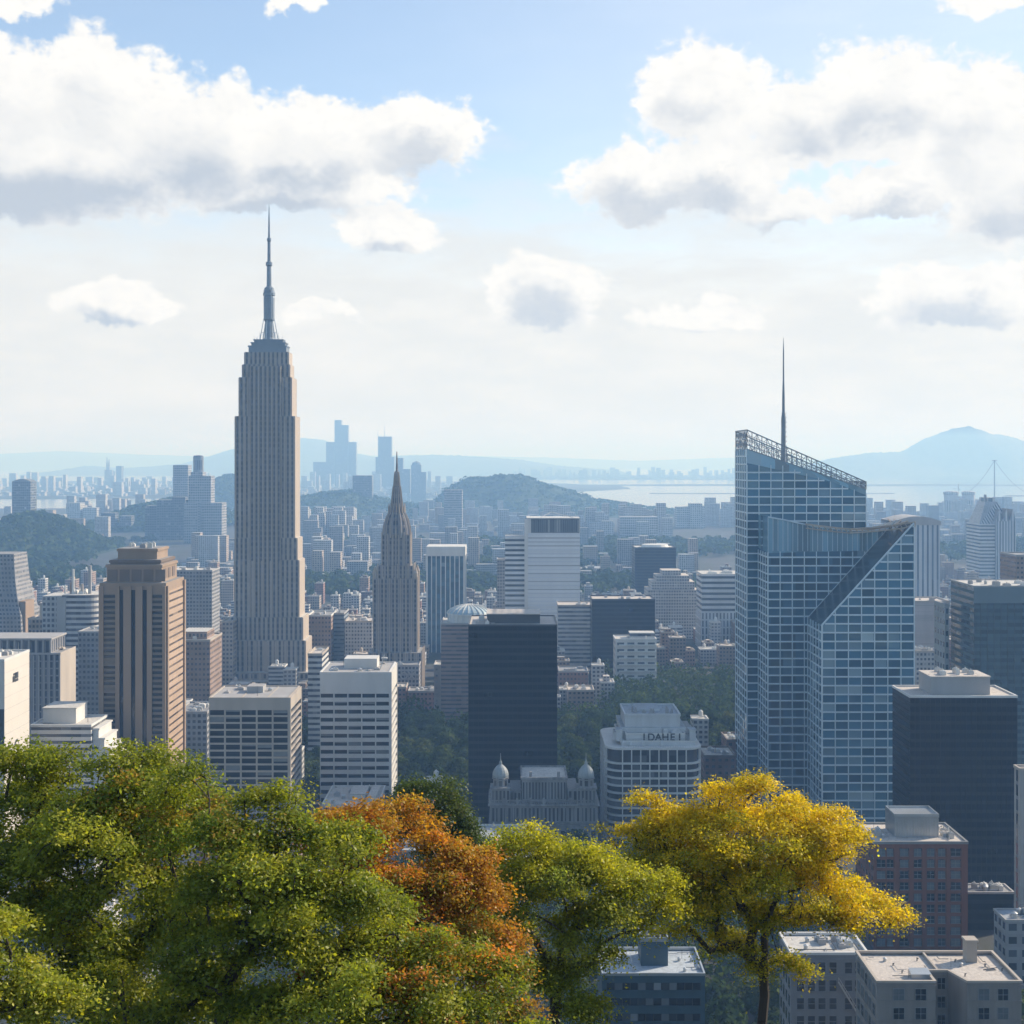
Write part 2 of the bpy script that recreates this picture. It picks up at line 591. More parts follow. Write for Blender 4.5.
hill('mountains', [(-300, 470), (-100, 460), (0, 454), (60, 451), (150, 455), (260, 458), (420, 455), (560, 458), (640, 461), (720, 458), (800, 459), (900, 464), (1000, 468)], 36000, 3000, 20, M_far, 120)


def flat_land(name, x0, x1, y0, y1, z=4.0, seed=1, edge=120):
    """Low far shore: an irregular sheet of land standing out of the water with a sloping bank."""
    n = 60
    g = MB()
    low = [x0 + (x1 - x0) * i / n for i in range(n + 1)]
    fr = [y0 + edge * 2 * vnoise(x / 700, seed, seed) + (abs(2 * i / n - 1) ** 4) * (y1 - y0) * .4 for i, x in enumerate(low)]
    bk = [y1 - edge * 2 * vnoise(x / 600, seed + 4, seed) - (abs(2 * i / n - 1) ** 4) * (y1 - y0) * .4 for i, x in enumerate(low)]
    for i in range(n):
        a, bq = low[i], low[i + 1]
        g.poly([(a, fr[i], .3), (bq, fr[i + 1], .3), (bq, fr[i + 1] + 40, z), (a, fr[i] + 40, z)])
        g.poly([(a, fr[i] + 40, z), (bq, fr[i + 1] + 40, z), (bq, bk[i + 1], z), (a, bk[i], z)])
    tag(g.build(name, M_far), kind='structure')


flat_land('far_shore', -7000, 900, 7900, 14500, 5, 2, 160)
flat_land('far_shore', 500, 5200, 11800, 12500, 4, 3, 60)
flat_land('far_shore', -200, 3800, 15500, 19500, 5, 5, 200)
flat_land('breakwater', 900, 2500, 9100, 9180, 4, 6, 8)
flat_land('far_shore', 3000, 8200, 8300, 8800, 4, 8, 60)

# the wooded slope below the viewpoint
me = bpy.data.meshes.new('hillside')
vs, fs = [], []
NXH, NYH = 80, 60
for j in range(NYH + 1):
    y = -260 + 620 * j / NYH
    for i in range(NXH + 1):
        x = -420 + 840 * i / NXH
        r = math.hypot(x * .75, max(0, y) * 1.0 if y > 0 else y * .6)
        z = 188 if r < 66 else max(-2, 188 - (r - 66) * .86)
        z += 2.5 * vnoise(x / 18, y / 18, 3) * (1 if z > 0 else 0)
        vs.append((x, y, z))
for j in range(NYH):
    for i in range(NXH):
        k = j * (NXH + 1) + i
        fs.append((k, k + 1, k + NXH + 2, k + NXH + 1))
me.from_pydata(vs, [], fs)
me.materials.append(M_under)
me.polygons.foreach_set('use_smooth', [True] * len(fs))
o = bpy.data.objects.new('hillside', me)
COL.objects.link(o)
tag(o, kind='structure')

# a street crossing the lower city with kerbs and markings
M_line = plain('road_paint', (.7, .7, .66), .6, .1)
M_pave = plain('pavement_slabs', (.26, .25, .24), .85, .2, .2)


def street(x0, x1, y0, y1):
    g = MB()
    g.poly([(x0, y0, .004 + .01), (x1, y0, .014), (x1, y1, .014), (x0, y1, .014)])
    tag(g.build('road', M_asph), kind='structure')
    g = MB()
    long_x = (x1 - x0) > (y1 - y0)
    if long_x:
        g.box(x0, x1, y0 - 4, y0, -.1, .15)
        g.box(x0, x1, y1, y1 + 4, -.1, .15)
    else:
        g.box(x0 - 4, x0, y0, y1, -.1, .15)
        g.box(x1, x1 + 4, y0, y1, -.1, .15)
    tag(g.build('pavement', M_pave), kind='structure')
    g = MB()
    L = (x1 - x0) if long_x else (y1 - y0)
    k = 0.0
    while k < L - 4:
        if long_x:
            ym = (y0 + y1) / 2
            g.poly([(x0 + k, ym - .15, .02), (x0 + k + 4, ym - .15, .02), (x0 + k + 4, ym + .15, .02), (x0 + k, ym + .15, .02)])
        else:
            xm = (x0 + x1) / 2
            g.poly([(xm - .15, y0 + k, .02), (xm + .15, y0 + k, .02), (xm + .15, y0 + k + 4, .02), (xm - .15, y0 + k + 4, .02)])
        k += 9
    tag(g.build('road_marking', M_line), kind='structure')


street(200, 420, 672, 690)
street(-152, -128, 480, 860)

# ------------------------------------------------------------------ haze: one closed box of air
hz = MB()
hz.box(-38000, 38000, -25000, 60000, -2.5, 560, bottom=True)
mh = bpy.data.materials.new('haze_air')
mh.use_nodes = True
ht = NT(mh.node_tree)
ht.n.clear()
ho = ht.new('ShaderNodeOutputMaterial')
pv = ht.new('ShaderNodeVolumePrincipled')
HAZE_DENSITY = 1.35e-4
pv.inputs['Density'].default_value = HAZE_DENSITY
pv.inputs['Color'].default_value = (.32, .58, 1.0, 1)
pv.inputs['Absorption Color'].default_value = (.87, .95, 1, 1)
pv.inputs['Anisotropy'].default_value = .1
ht.l.new(pv.outputs[0], ho.inputs['Volume'])
hzo = hz.build('haze', mh)
tag(hzo, kind='stuff')


# ================================================================== buildings
def roof_units(root, x0, x1, y0, y1, z, n, seed, mat=None, smin=1.5, smax=5):
    rr = random.Random(seed)
    for k in range(n):
        w, d, h = rr.uniform(smin, smax), rr.uniform(smin, smax), rr.uniform(1.0, 2.6)
        if x1 - x0 < w + 2 or y1 - y0 < d + 2:
            continue
        x = rr.uniform(x0 + 1, x1 - w - 1)
        y = rr.uniform(y0 + 1, y1 - d - 1)
        g = MB()
        g.box(x, x + w, y, y + d, z, z + h)
        g.box(x + w * .15, x + w * .85, y + d * .15, y + d * .85, z + h, z + h + .35)
        g.tube((x + w * .5, y + d * .5, z + h + .3), (x + w * .5, y + d * .5, z + h + 1.1), .3, .3, 6)
        g.build('rooftop_unit', mat or rr.choice([M_metal, M_white, M_conc]), root)


def roof_details(root, x0, x1, y0, y1, z, seed, s=1.0):
    rr = random.Random(seed)
    for k in range(3):
        g = MB()
        xa, ya = rr.uniform(x0 + 1, x1 - 1), rr.uniform(y0 + 1, y1 - 1)
        xb = min(x1 - 1, max(x0 + 1, xa + rr.uniform(-14, 14)))
        h = rr.uniform(.3, .6)
        g.tube((xa, ya, z + h), (xb, ya, z + h), .2 * s, .2 * s, 5)
        g.tube((xb, ya, z + h), (xb, min(y1 - 1, ya + rr.uniform(2, 9)), z + h), .2 * s, .2 * s, 5)
        g.build('roof_pipe', rr.choice([M_metal, M_dark, M_conc]), root)
    for k in range(2):
        g = MB()
        xa, ya = rr.uniform(x0 + 2, x1 - 3), rr.uniform(y0 + 2, y1 - 3)
        g.lathe(xa, ya, [(.9 * s, z), (.9 * s, z + 1.6 * s), (1.2 * s, z + 1.7 * s), (0, z + 2.3 * s)], 10)
        g.build('roof_fan', M_metal, root)
    g = MB()
    xa, ya = rr.uniform(x0 + 2, x1 - 3), rr.uniform(y0 + 2, y1 - 3)
    g.tube((xa, ya, z), (xa, ya, z + 5 * s), .1 * s, .06 * s, 5)
    for q in range(3):
        g.tube((xa - .8 * s, ya, z + (3 + q * .8) * s), (xa + .8 * s, ya, z + (3 + q * .8) * s), .05 * s, .05 * s, 4)
    g.build('roof_aerial', M_dark, root)


def slab(name, label, cat, x0, x1, y0, y1, z0, z1, fac, bay, fl, roof=None, trim=None, par=1.2, pent=None, units=0, seed=1, pentmat=None, group=None, crown=None):
    """A plain tower: facade walls, roof with a parapet, optional penthouse (x0,x1,y0,y1,h)."""
    root = thing(name, label, cat, ((x0 + x1) / 2, (y0 + y1) / 2, z0), group)
    g = MB()
    g.box(x0, x1, y0, y1, z0 - 1, z1, bay, fl, top=False)
    if crown:
        pass
    g.build('facade', fac, root)
    g = MB()
    g.poly([(x0, y0, z1), (x1, y0, z1), (x1, y1, z1), (x0, y1, z1)], 0)
    g.ring(x0 - .3, x1 + .3, y0 - .3, y1 + .3, z1 - .4, z1 + par, .8, 1)
    g.build('roof', [roof or M_roofw, trim or M_white], root)
    if pent:
        for q in (pent if isinstance(pent, list) else [pent]):
            a, b_, c_, d_, h = q[:5]
            g = MB()
            g.box(a, b_, c_, d_, z1, z1 + h, 4, 3)
            g.box(a - .4, b_ + .4, c_ - .4, d_ + .4, z1 + h, z1 + h + .5, m=1)
            g.build('penthouse', [pentmat or M_white, roof or M_roofw], root)
    if units:
        roof_units(root, x0 + 2, x1 - 2, y0 + 2, y1 - 2, z1, units, seed)
        if y0 < 1000:
            roof_details(root, x0 + 1, x1 - 1, y0 + 1, y1 - 1, z1, seed, 1.2)
    occupy(x0, x1, y0, y1, z1)
    return root


def front(xl, xr, yt, d):
    return X(xl, d), X(xr, d), Zr(yt, d)


# ------------------------------------------------------------------ 1. tall limestone tower with the long mast
F_lime = facade('limestone_window_strips', (.37, .32, .265), (.035, .045, .06), .27, .2, .8, .15, (.2, .2, .2), .2, spand=(.105, .108, .115), var=.12)
F_limeb = facade('limestone_window_grid', (.26, .235, .21), (.035, .045, .06), .24, .25, .78, .25, (.28, .28, .27), .2, var=.12)


def stone_tower():
    d = 1340
    s = d / F
    cx = X(266, d)
    root = thing('stone_skyscraper', 'tallest tower, stepped grey limestone skyscraper topped by a long thin broadcast mast', 'skyscraper', (cx, d + 18, 0))
    y1 = d + 34

    def tier(nm, l, r, yt, yb, dy0=0.0, dy1=0.0, mat=F_lime, bay=4.4):
        x0, x1 = X(l, d), X(r, d)
        g = MB()
        g.box(x0, x1, d + dy0, y1 - dy1, Zr(yb, d), Zr(yt, d), bay, 5.2, m=0, mt=1)
        g.build(nm, [mat, M_roofw], root)
        # pilasters: shallow ribs that catch the light
        n = max(2, round((x1 - x0) / 9))
        g = MB()
        for i in range(n + 1):
            x = x0 + (x1 - x0) * i / n
            w = .95 if i % 2 else 1.25
            g.box(max(x0, x - w), min(x1, x + w), d + dy0 - .7, d + dy0, Zr(yb, d), Zr(yt, d) - .6)
        yy = d + dy0
        k = 0
        while yy < y1 - dy1:
            g.box(x1, x1 + .6, yy, yy + 1.6, Zr(yb, d), Zr(yt, d) - .6)
            g.box(x0 - .6, x0, yy, yy + 1.6, Zr(yb, d), Zr(yt, d) - .6)
            yy += 5.5
        g.build('pilasters', M_lime, root)
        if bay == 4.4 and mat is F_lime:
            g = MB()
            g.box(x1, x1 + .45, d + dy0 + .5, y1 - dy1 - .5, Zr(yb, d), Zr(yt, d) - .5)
            g.build('side_wall', M_sunny, root)  # plain bright panel: sunlight on the right side put into colour

    tier('podium', 219, 314, 679, 720, -14, -8, F_limeb)
    tier('podium', 223, 310, 671, 679, -9, -5, F_limeb)
    tier('base_tier', 227, 306, 640, 671, -4, -3)
    tier('base_tier', 230.5, 303, 617, 640, -2, -2)
    tier('lower_shaft', 234.5, 299, 560, 617)
    tier('lower_shaft', 234.8, 297, 538, 560, .4, .6)
    tier('shaft', 235, 294.5, 416, 538, .8, 1)
    tier('upper_shaft', 238.5, 291, 377, 416, 3, 3)
    tier('upper_shaft', 241.5, 289, 364, 377, 4.5, 4.5)
    tier('crown_tier', 243.5, 287.5, 351.5, 364, 6, 6)
    # centre bay standing forward of the shaft's shoulders
    g = MB()
    x0, x1 = X(250, d), X(281, d)
    g.box(x0, x1, d - .6, d + 6, Zr(640, d), Zr(366, d), 4.4, 5.2, mt=1)
    g.build('centre_bay', [F_lime, M_roofw], root)
    g = MB()
    for i in range(8):
        x = x0 + (x1 - x0) * i / 7
        g.box(max(x0, x - .8), min(x1, x + .8), d - 1.5, d - .6, Zr(640, d), Zr(367, d))
    g.build('pilasters', M_lime, root)
    g = MB()
    for (l, r, yt, yb, ins) in ((247, 285, 345, 351.5, 8), (249.5, 283.5, 341.5, 345, 9.5), (252, 281, 338.5, 341.5, 11)):
        g.box(X(l, d), X(r, d), d + ins, y1 - ins, Zr(yb, d), Zr(yt, d))
        g.box(X(l, d) - .7, X(r, d) + .7, d + ins - .7, y1 - ins + .7, Zr(yt, d) - 1, Zr(yt, d) + .2)
    g.build('crown', M_steel, root)
    g = MB()
    cy = d + 17
    for i in range(10):
        x = X(252, d) + (X(281, d) - X(252, d)) * i / 9
        g.tube((x, d + 11, Zr(339, d)), (x, d + 11, Zr(334 + (i % 3), d)), .25, .1, 4)
        g.tube((x, y1 - 11, Zr(339, d)), (x, y1 - 11, Zr(335 + (i % 2), d)), .25, .1, 4)
    g.build('aerials', M_metal, root)
    z = lambda py: Zr(py, d)
    mast = MB()
    prof = [(5.4, z(339)), (4.6, z(336)), (4.0, z(320)), (5.2, z(318)), (5.4, z(296)), (5.0, z(294)), (5.9, z(293.5)), (5.9, z(291)), (4.8, z(290)),
            (4.6, z(286)), (2.4, z(284)), (2.2, z(264)), (3.2, z(263)), (3.2, z(260)), (1.7, z(259)), (1.5, z(239)), (2.1, z(238)), (2.1, z(235.5)), (1.1, z(235)), (.75, z(215)), (.3, z(203)), (.0, z(200))]
    mast.lathe(cx, cy, prof, 10)
    mo = mast.build('mast', M_steel, root)
    g = MB()
    for k in range(6):
        a = math.pi / 3 * k + .3
        px_, py_ = cx + math.cos(a) * 9, cy + math.sin(a) * 6
        g.tube((px_, py_, z(339)), (cx + math.cos(a) * 4.6, cy + math.sin(a) * 4, z(314)), .45, .3, 5)
        g.tube((px_, py_, z(339)), (px_, py_, z(331)), .35, .2, 5)
        g.tube((cx + math.cos(a) * 7.6, cy + math.sin(a) * 5.4, z(331)), (cx + math.cos(a) * 4, cy + math.sin(a) * 4, z(331)), .3, .3, 4)
    g.build('strut', M_metal, mo)
    g = MB()
    for k in range(4):
        a = math.pi / 2 * k + .6
        g.tube((cx + math.cos(a) * 5.0, cy + math.sin(a) * 5.0, z(318)), (cx + math.cos(a) * 5.2, cy + math.sin(a) * 5.2, z(288)), .5, .5, 5)
    g.build('antenna_panel', M_white, mo)
    occupy(X(219, d), X(314, d), d - 14, y1 + 8, z(560))


stone_tower()


# ------------------------------------------------------------------ 2. gothic spire tower
F_goth = facade('gothic_window_strips', (.27, .24, .225), (.03, .035, .045), .25, .2, .76, .2, (.2, .2, .2), .25, spand=(.14, .13, .13), var=.14)


def spire_tower():
    d = 1290
    cx = X(395.5, d)
    root = thing('spire_skyscraper', 'slender grey stone tower stepping up to a sharp gothic spire', 'skyscraper', (cx, d + 15, 0))
    y1 = d + 30

    def tier(nm, l, r, yt, yb, a=0.0, b_=0.0, bay=3.3):
        g = MB()
        x0, x1 = X(l, d), X(r, d)
        g.box(x0, x1, d + a, y1 - b_, Zr(yb, d), Zr(yt, d), bay, 4.6, mt=1)
        g.build(nm, [F_goth, M_roofg], root)
        n = max(2, round((x1 - x0) / 5))
        g = MB()
        for i in range(n + 1):
            x = x0 + (x1 - x0) * i / n
            g.box(max(x0 - .4, x - .55), min(x1 + .4, x + .55), d + a - .7, d + a + .3, Zr(yb, d), Zr(yt, d) + (2.2 if i % 2 == 0 else .6))
            yy = d + a + (y1 - b_ - d - a) * i / n
            g.box(x1 - .3, x1 + .6, max(d + a + .3, yy - .5), yy + .5, Zr(yb, d), Zr(yt, d) + 1.5)
        g.build('buttress', M_lime, root)
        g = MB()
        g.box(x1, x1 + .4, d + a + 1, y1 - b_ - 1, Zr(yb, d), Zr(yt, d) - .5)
        g.build('side_wall', M_sunny, root)  # brighter stone panel painting the sunlit right face

    tier('base', 369, 422, 652, 720, -6, -4)
    tier('lower_shaft', 373, 417, 579, 652)
    tier('shoulder', 377.5, 413, 566, 579, 2, 2)
    tier('upper_shaft', 381.3, 409.5, 535, 566, 4, 4)
    # turrets on the shoulders
    for px in (374.5, 415.5):
        g = MB()
        xx = X(px, d)
        for yy in (d + 2, y1 - 2):
            g.lathe(xx, yy, [(1.9, Zr(579, d)), (1.9, Zr(574, d)), (2.3, Zr(573.5, d)), (0, Zr(566, d))], 8)
        g.build('turret', M_lime, root)
    # crown: faceted, narrowing in curved steps, ringed with ribs
    z = lambda py: Zr(py, d)
    s = d / F
    cy = d + 15
    prof = [(14.4 * s, z(535)), (13.5 * s, z(527)), (11.3 * s, z(519)), (8.4 * s, z(513)), (7.2 * s, z(512.5)), (6.0 * s, z(505)), (4.9 * s, z(496)), (4.0 * s, z(487)), (3.3 * s, z(486)), (2.9 * s, z(479)), (2.1 * s, z(472)), (1.3 * s, z(471)), (.9 * s, z(461)), (.45 * s, z(452)), (0, z(451))]
    g = MB()
    g.lathe(cx, cy, prof, 8, rot=math.pi / 8)
    cr = g.build('spire', F_goth, root)
    g = MB()
    for k in range(16):
        a = math.pi / 8 * k + math.pi / 8
        prev = None
        for (r_, z_) in prof[:11]:
            p = (cx + r_ * 1.02 * math.cos(a), cy + r_ * 1.02 * math.sin(a), z_)
            if prev:
                g.tube(prev, p, .45, .4, 4, cap=False)
            prev = p
        r0 = 13.4 * s
        g.lathe(cx + r0 * math.cos(a), cy + r0 * math.sin(a), [(1.0, z(538)), (.9, z(531)), (0, z(523))], 5)
        r0 = 8.4 * s
        g.lathe(cx + r0 * math.cos(a), cy + r0 * math.sin(a), [(.7, z(515)), (.6, z(510)), (0, z(503))], 5)
    g.build('pinnacles', M_lime, cr)
    occupy(X(369, d), X(422, d), d - 6, y1 + 4, z(579))


spire_tower()


# ------------------------------------------------------------------ 3. brown art deco tower
F_decow = facade('brown_louvre_windows', (.20, .16, .125), (.02, .024, .03), .0, .3, .82, .15, (.22, .19, .16), .25, var=.2)
F_decor = facade('lit_brown_side_windows', (.40, .29, .205), (.10, .075, .06), .0, .42, .70, .1, (.3, .22, .16), .4, var=.12)  # paler copy of the brown, with the side's sunlight painted in


def deco_tower():
    d = 790
    root = thing('deco_tower', 'brown art deco tower with dark vertical window strips and stepped crown', 'tower', (X(132, d), d + 21, 0))
    x0, x1, z1 = front(99.5, 166, 583, d)
    y1 = d + 43
    z0 = 0
    g = MB()
    g.box(x0, x1, d, y1, z0, z1, 60, 60, mt=1)
    g.build('body', [M_brown, M_roofg], root)
    # louvred window bands at both sides of the front
    for (l, r) in ((104, 116), (152.5, 163)):
        g = MB()
        g.box(X(l, d), X(r, d), d - .25, d + .3, z0, Zr(594, d), 20, 3.1)
        g.build('window_band', F_decow, root)
    for (l, r) in ((120, 124), (131.5, 136), (143, 147.5)):
        g = MB()
        g.box(X(l, d), X(r, d), d - .2, d + .3, z0, Zr(590, d))
        g.build('window_strip', M_glass, root)
    # fins
    for (l, r) in ((99.5, 104), (116, 120), (124, 131.5), (136, 143), (147.5, 152.5), (163, 166)):
        g = MB()
        g.box(X(l, d), X(r, d), d - 1.6, d + .2, z0, Zr(586, d))
        g.build('pier', M_brown, root)
    g = MB()
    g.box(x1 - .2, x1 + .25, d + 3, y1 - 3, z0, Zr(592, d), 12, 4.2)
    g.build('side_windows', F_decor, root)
    g = MB()
    for yy in (d - .2, d + 40.2):
        g.box(x1, x1 + 1.2, yy, yy + 2.8, z0, Zr(586, d))
    g.build('pier', M_brown, root)
    # crown in three steps
    for nm, (l, r, yt, yb, ins, mt_) in (('crown_tier', (105, 160, 565, 583, 3.5, M_brown)), ('crown_tier', (107.5, 158, 560.5, 565, 5.5, M_brownd)), ('crown_cap', (113.5, 153, 549.5, 560.5, 9, M_brown))):
        g = MB()
        g.box(X(l, d), X(r, d), d + ins, y1 - ins, Zr(yb, d), Zr(yt, d), m=0, mt=1)
        g.box(X(l, d) - .6, X(r, d) + .6, d + ins - .6, y1 - ins + .6, Zr(yt, d) - 1.6, Zr(yt, d) - .3, m=0)
        g.build(nm, [mt_, M_roofg], root)
    for k in range(5):
        g = MB()
        xx = X(106 + k * 12, d)
        g.box(xx, xx + 5.5, d + 3.2, d + 3.6, Zr(582, d), Zr(570, d))
        g.build('window', M_brownd, root)
    for k in range(3):
        g = MB()
        g.box(X(160, d) - .1, X(160, d) + .3, d + 8 + 10 * k, d + 14 + 10 * k, Zr(580, d), Zr(570, d))
        g.build('window', M_brownd, root)
    roof_units(root, X(115, d), X(151, d), d + 11, y1 - 11, Zr(549.5, d), 9, 3, smin=1, smax=3)
    occupy(x0, x1, d, y1, z1)


deco_tower()


# ------------------------------------------------------------------ 4. faceted glass skyscraper
F_cw = facade('blue_curtain_wall', (.09, .13, .155), (.045, .12, .18), .0, .0, 1.0, .24, (.32, .41, .45), .06, var=.1, tilt=.02, spec=1.0, patch=1.1, stint=(.5, .8, 1))  # clusters of brighter panes are reflections painted into the glass colour
F_cwd = facade('deep_blue_curtain_wall', (.06, .09, .11), (.026, .078, .125), .0, .0, 1.0, .12, (.2, .28, .33), .07, var=.1, tilt=.02, spec=.9, patch=.5, stint=(.5, .8, 1))
F_cwl = facade('pale_parapet_glass', (.1, .16, .19), (.15, .28, .36), .0, .0, 1.0, .1, (.2, .3, .36), .08, var=.1, tilt=.01, spec=.8)
M_mull = plain('pale_aluminium_mullion', (.58, .66, .70), .45, .08, .2, metal=.15)
M_slope = plain('reflection_darkened_glass', (.012, .035, .05), .15, .25, .04, spec=.25)  # dark reflection of the facet put into the glass colour
M_lat = plain('tan_steel_lattice', (.40, .33, .26), .55, .15, .3)


def glass_tower():
    d1, d2, d3, d4 = 840.0, 880.0, 916.0, 962.0
    root = thing('glass_skyscraper', 'largest faceted blue glass skyscraper with slanted roofs and a thin antenna', 'skyscraper', (X(820, d2), d2 + 20, 0))
    FL, BY = 5.3, 7.75

    def wall(pts, fn, mat, nm, bay=BY, sub=None):
        g = MB()
        g.poly(pts, 0, [fn(p) for p in pts])
        return g.build(nm, mat, root)

    zref = 1060.0

    def fr(p):
        return (p[0] / BY, (p[2] + zref) / FL)

    def sd(p):
        return (p[1] / 8.0, (p[2] + zref) / FL)

    # back volume
    bx0, bx1 = X(747, d3), X(866, d3)
    bl, br = Zr(449, d3), Zr(489, d3)
    cap_l, cap_r = Zr(462, d3), Zr(498, d3)
    ztb = lambda x: bl + (br - bl) * (x - bx0) / (bx1 - bx0)
    g = MB()
    g.prism([(bx0, d3), (bx1, d3), (bx1, d4), (bx0, d4)], 0, [bl, br, br, bl], 8, FL, mt=1)
    g.build('rear_volume', [F_cw, M_roofb], root)
    g = MB()                                            # pale glass parapet zone
    g.poly([(bx0, d3 - .1, Zr(463, d3)), (bx0 + 55, d3 - .1, Zr(463, d3) - 12), (bx1, d3 - .1, br - 4), (bx1, d3 - .1, br), (bx0, d3 - .1, bl)], 0, [(0, 0), (6, 0), (10, 0), (10, 1), (0, 1)])
    g.build('parapet_glass', F_cwl, root)
    # lattice screen on the sloping edge
    hl, hr = Zr(430, d3) - bl, Zr(482, d3) - br
    g = MB()

    def lat(xa, ya, xb, yb, za, zb, ha, hb, n):
        for i in range(n + 1):
            q = i / n
            x, y, zz, hh = xa + (xb - xa) * q, ya + (yb - ya) * q, za + (zb - za) * q, ha + (hb - ha) * q
            g.tube((x, y, zz), (x, y, zz + hh), .32, .32, 4)
            if i < n:
                q2 = (i + 1) / n
                x2, y2, z2, h2 = xa + (xb - xa) * q2, ya + (yb - ya) * q2, za + (zb - za) * q2, ha + (hb - ha) * q2
                for fch, rr in ((0, .4), (.25, .22), (.5, .3), (.75, .22), (1, .55)):
                    g.tube((x, y, zz + hh * fch), (x2, y2, z2 + h2 * fch), rr, rr, 4)
                a_, b_ = (0, .5) if i % 2 else (.5, 0)
                g.tube((x, y, zz + hh * a_), (x2, y2, z2 + h2 * b_), .22, .22, 4)
                g.tube((x, y, zz + hh * (a_ + .5)), (x2, y2, z2 + h2 * (b_ + .5)), .22, .22, 4)

    lat(bx0, d3, bx1, d3, bl, br, hl, hr, 24)
    lat(bx0, d4, bx1, d4, bl, br, hl, hr, 24)
    lat(bx0, d3, bx0, d4, bl, bl, hl, hl, 9)
    lat(bx1, d3, bx1, d4, br, br, hr, hr, 9)
    g.build('rooftop_lattice', M_steel, root)
    # main volume
    mx0, mx1 = X(768, d2), X(892, d2)
    tops = [(768, 517), (785, 520), (800, 523.5), (815, 526.5), (830, 528.5), (850, 530.5), (872, 530.5), (892, 528)]
    back = 914.0
    pts = [(X(p, d2), Zr(q, d2)) for p, q in tops]
    fp = [(mx0, d2, 0), (mx1, d2, 0)] + [(x, d2, z_) for x, z_ in reversed(pts)]
    g = MB()
    g.poly(fp, 0, [fr(p) for p in fp])
    lp = [(mx0, back, 0), (mx0, d2, 0), (mx0, d2, pts[0][1]), (mx0, back, pts[0][1])]
    g.poly(lp, 0, [sd(p) for p in lp])
    rp = [(mx1, d2, 0), (mx1, back, 0), (mx1, back, pts[-1][1]), (mx1, d2, pts[-1][1])]
    g.poly(rp, 0, [sd(p) for p in rp])
    zf = min(z_ for _, z_ in pts) - 4
    g.poly([(mx0, d2 + .5, zf), (mx1, d2 + .5, zf), (mx1, back, zf), (mx0, back, zf)], 1)
    g.build('main_volume', [F_cwd, M_roofb], root)
    g = MB()
    lowp = [(768, 553), (850, 551), (892, 549)]
    ps = [(x, d2 - .12, z_) for x, z_ in pts]
    lw = [(X(p, d2), d2 - .12, Zr(q, d2)) for p, q in lowp]
    face = lw + list(reversed(ps))
    g.poly(face, 0, [(p[0] / 3.9, .5 if i >= 3 else .2) for i, p in enumerate(face)])
    lp = [(mx0 - .12, back, Zr(551, d2)), (mx0 - .12, d2, Zr(553, d2)), (mx0 - .12, d2, pts[0][1]), (mx0 - .12, back, pts[0][1])]
    g.poly(lp, 0, [(0, 0), (4, 0), (4, .9), (0, .9)])
    g.build('parapet_glass', F_cwl, root)
    # front right volume with the sloping cut
    rx0, rx1 = X(822, d1), X(914, d1)
    rz0, rz1 = Zr(625, d1), Zr(523, d1)
    g = MB()
    p = [(rx0, d1, 0), (rx1, d1, 0), (rx1, d1, rz1), (rx0, d1, rz0)]
    g.poly(p, 0, [fr(q) for q in p])
    p = [(rx0, d2, 0), (rx0, d1, 0), (rx0, d1, rz0), (rx0, d2, rz0)]
    g.poly(p, 0, [sd(q) for q in p])
    p = [(rx1, d1, 0), (rx1, back, 0), (rx1, back, rz1 - 4), (rx1, d2, rz1 - 1), (rx1, d1, rz1)]
    g.poly(p, 0, [sd(q) for q in p])
    g.build('front_volume', F_cw, root)
    g = MB()
    g.poly([(rx0, d1, rz0), (rx1, d1, rz1), (rx1, d2, rz1), (rx0, d2, rz0)])
    g.poly([(rx1, d2, rz1), (rx1, back, rz1 - 5), (mx1 - 3, back, rz1 - 6), (mx1 - 3, d2, rz1 - 6)])
    g.build('sloping_facet', M_slope, root)
    # mullion grids
    g = MB()

    def grid_front(x0, x1, y, zlo, ztop, zskip=None, t=.6, dep=.5, vfrom=0):
        n = round((x1 - x0) / BY)
        for i in range(n + 1):
            x = x0 + (x1 - x0) * i / n
            zt = ztop(x)
            if zt > zlo:
                g.box(x - .28, x + .28, y - dep, y - .05, zlo, zt)
        k = 0
        zz = zlo + FL
        while True:
            # widest run below the top line
            xs = [x0 + (x1 - x0) * i / 60 for i in range(61)]
            ok = [x for x in xs if ztop(x) >= zz + .3]
            if not ok:
                break
            g.box(min(ok), max(ok), y - dep * .8, y - .06, zz - t, zz + t * .55)
            zz += FL

    grid_front(rx0, rx1, d1, 0, lambda x: rz0 + (rz1 - rz0) * (x - rx0) / (rx1 - rx0))
    mtop = lambda x: Zr(551.5, d2)
    grid_front(mx0, mx1 - 2, d2, 0, mtop)
    grid_front(bx0, bx1, d3, 0, lambda x: min(ztb(x) - 3, Zr(465, d3) if x < bx0 + 32 else 999))

    def grid_side(x, y0, y1, ztop, t=.6, dep=.45, n=4, sgn=-1):
        for i in range(n + 1):
            y = y0 + (y1 - y0) * i / n
            a, b_ = (x - dep, x - .05) if sgn < 0 else (x + .05, x + dep)
            g.box(a, b_, y - .25, y + .25, 0, ztop)
        zz = FL
        while zz < ztop:
            a, b_ = (x - dep * .8, x - .06) if sgn < 0 else (x + .06, x + dep * .8)
            g.box(a, b_, y0, y1, zz - t, zz + t * .55)
            zz += FL

    grid_side(rx0, d1, d2, rz0, n=5)
    grid_side(mx0, d2, back, Zr(553, d2), n=4)
    grid_side(bx0, d3, d4, bl, n=5)
    grid_side(rx1, d1, back, rz1 - 5, n=8, sgn=1)
    # vertical lines of the parapet glass and the edges
    for i in range(26):
        x = mx0 + (mx1 - mx0) * i / 25
        zt = float(np.interp(x, [q[0] for q in pts], [q[1] for q in pts]))
        g.box(x - .14, x + .14, d2 - .32, d2 - .1, Zr(551, d2), zt)
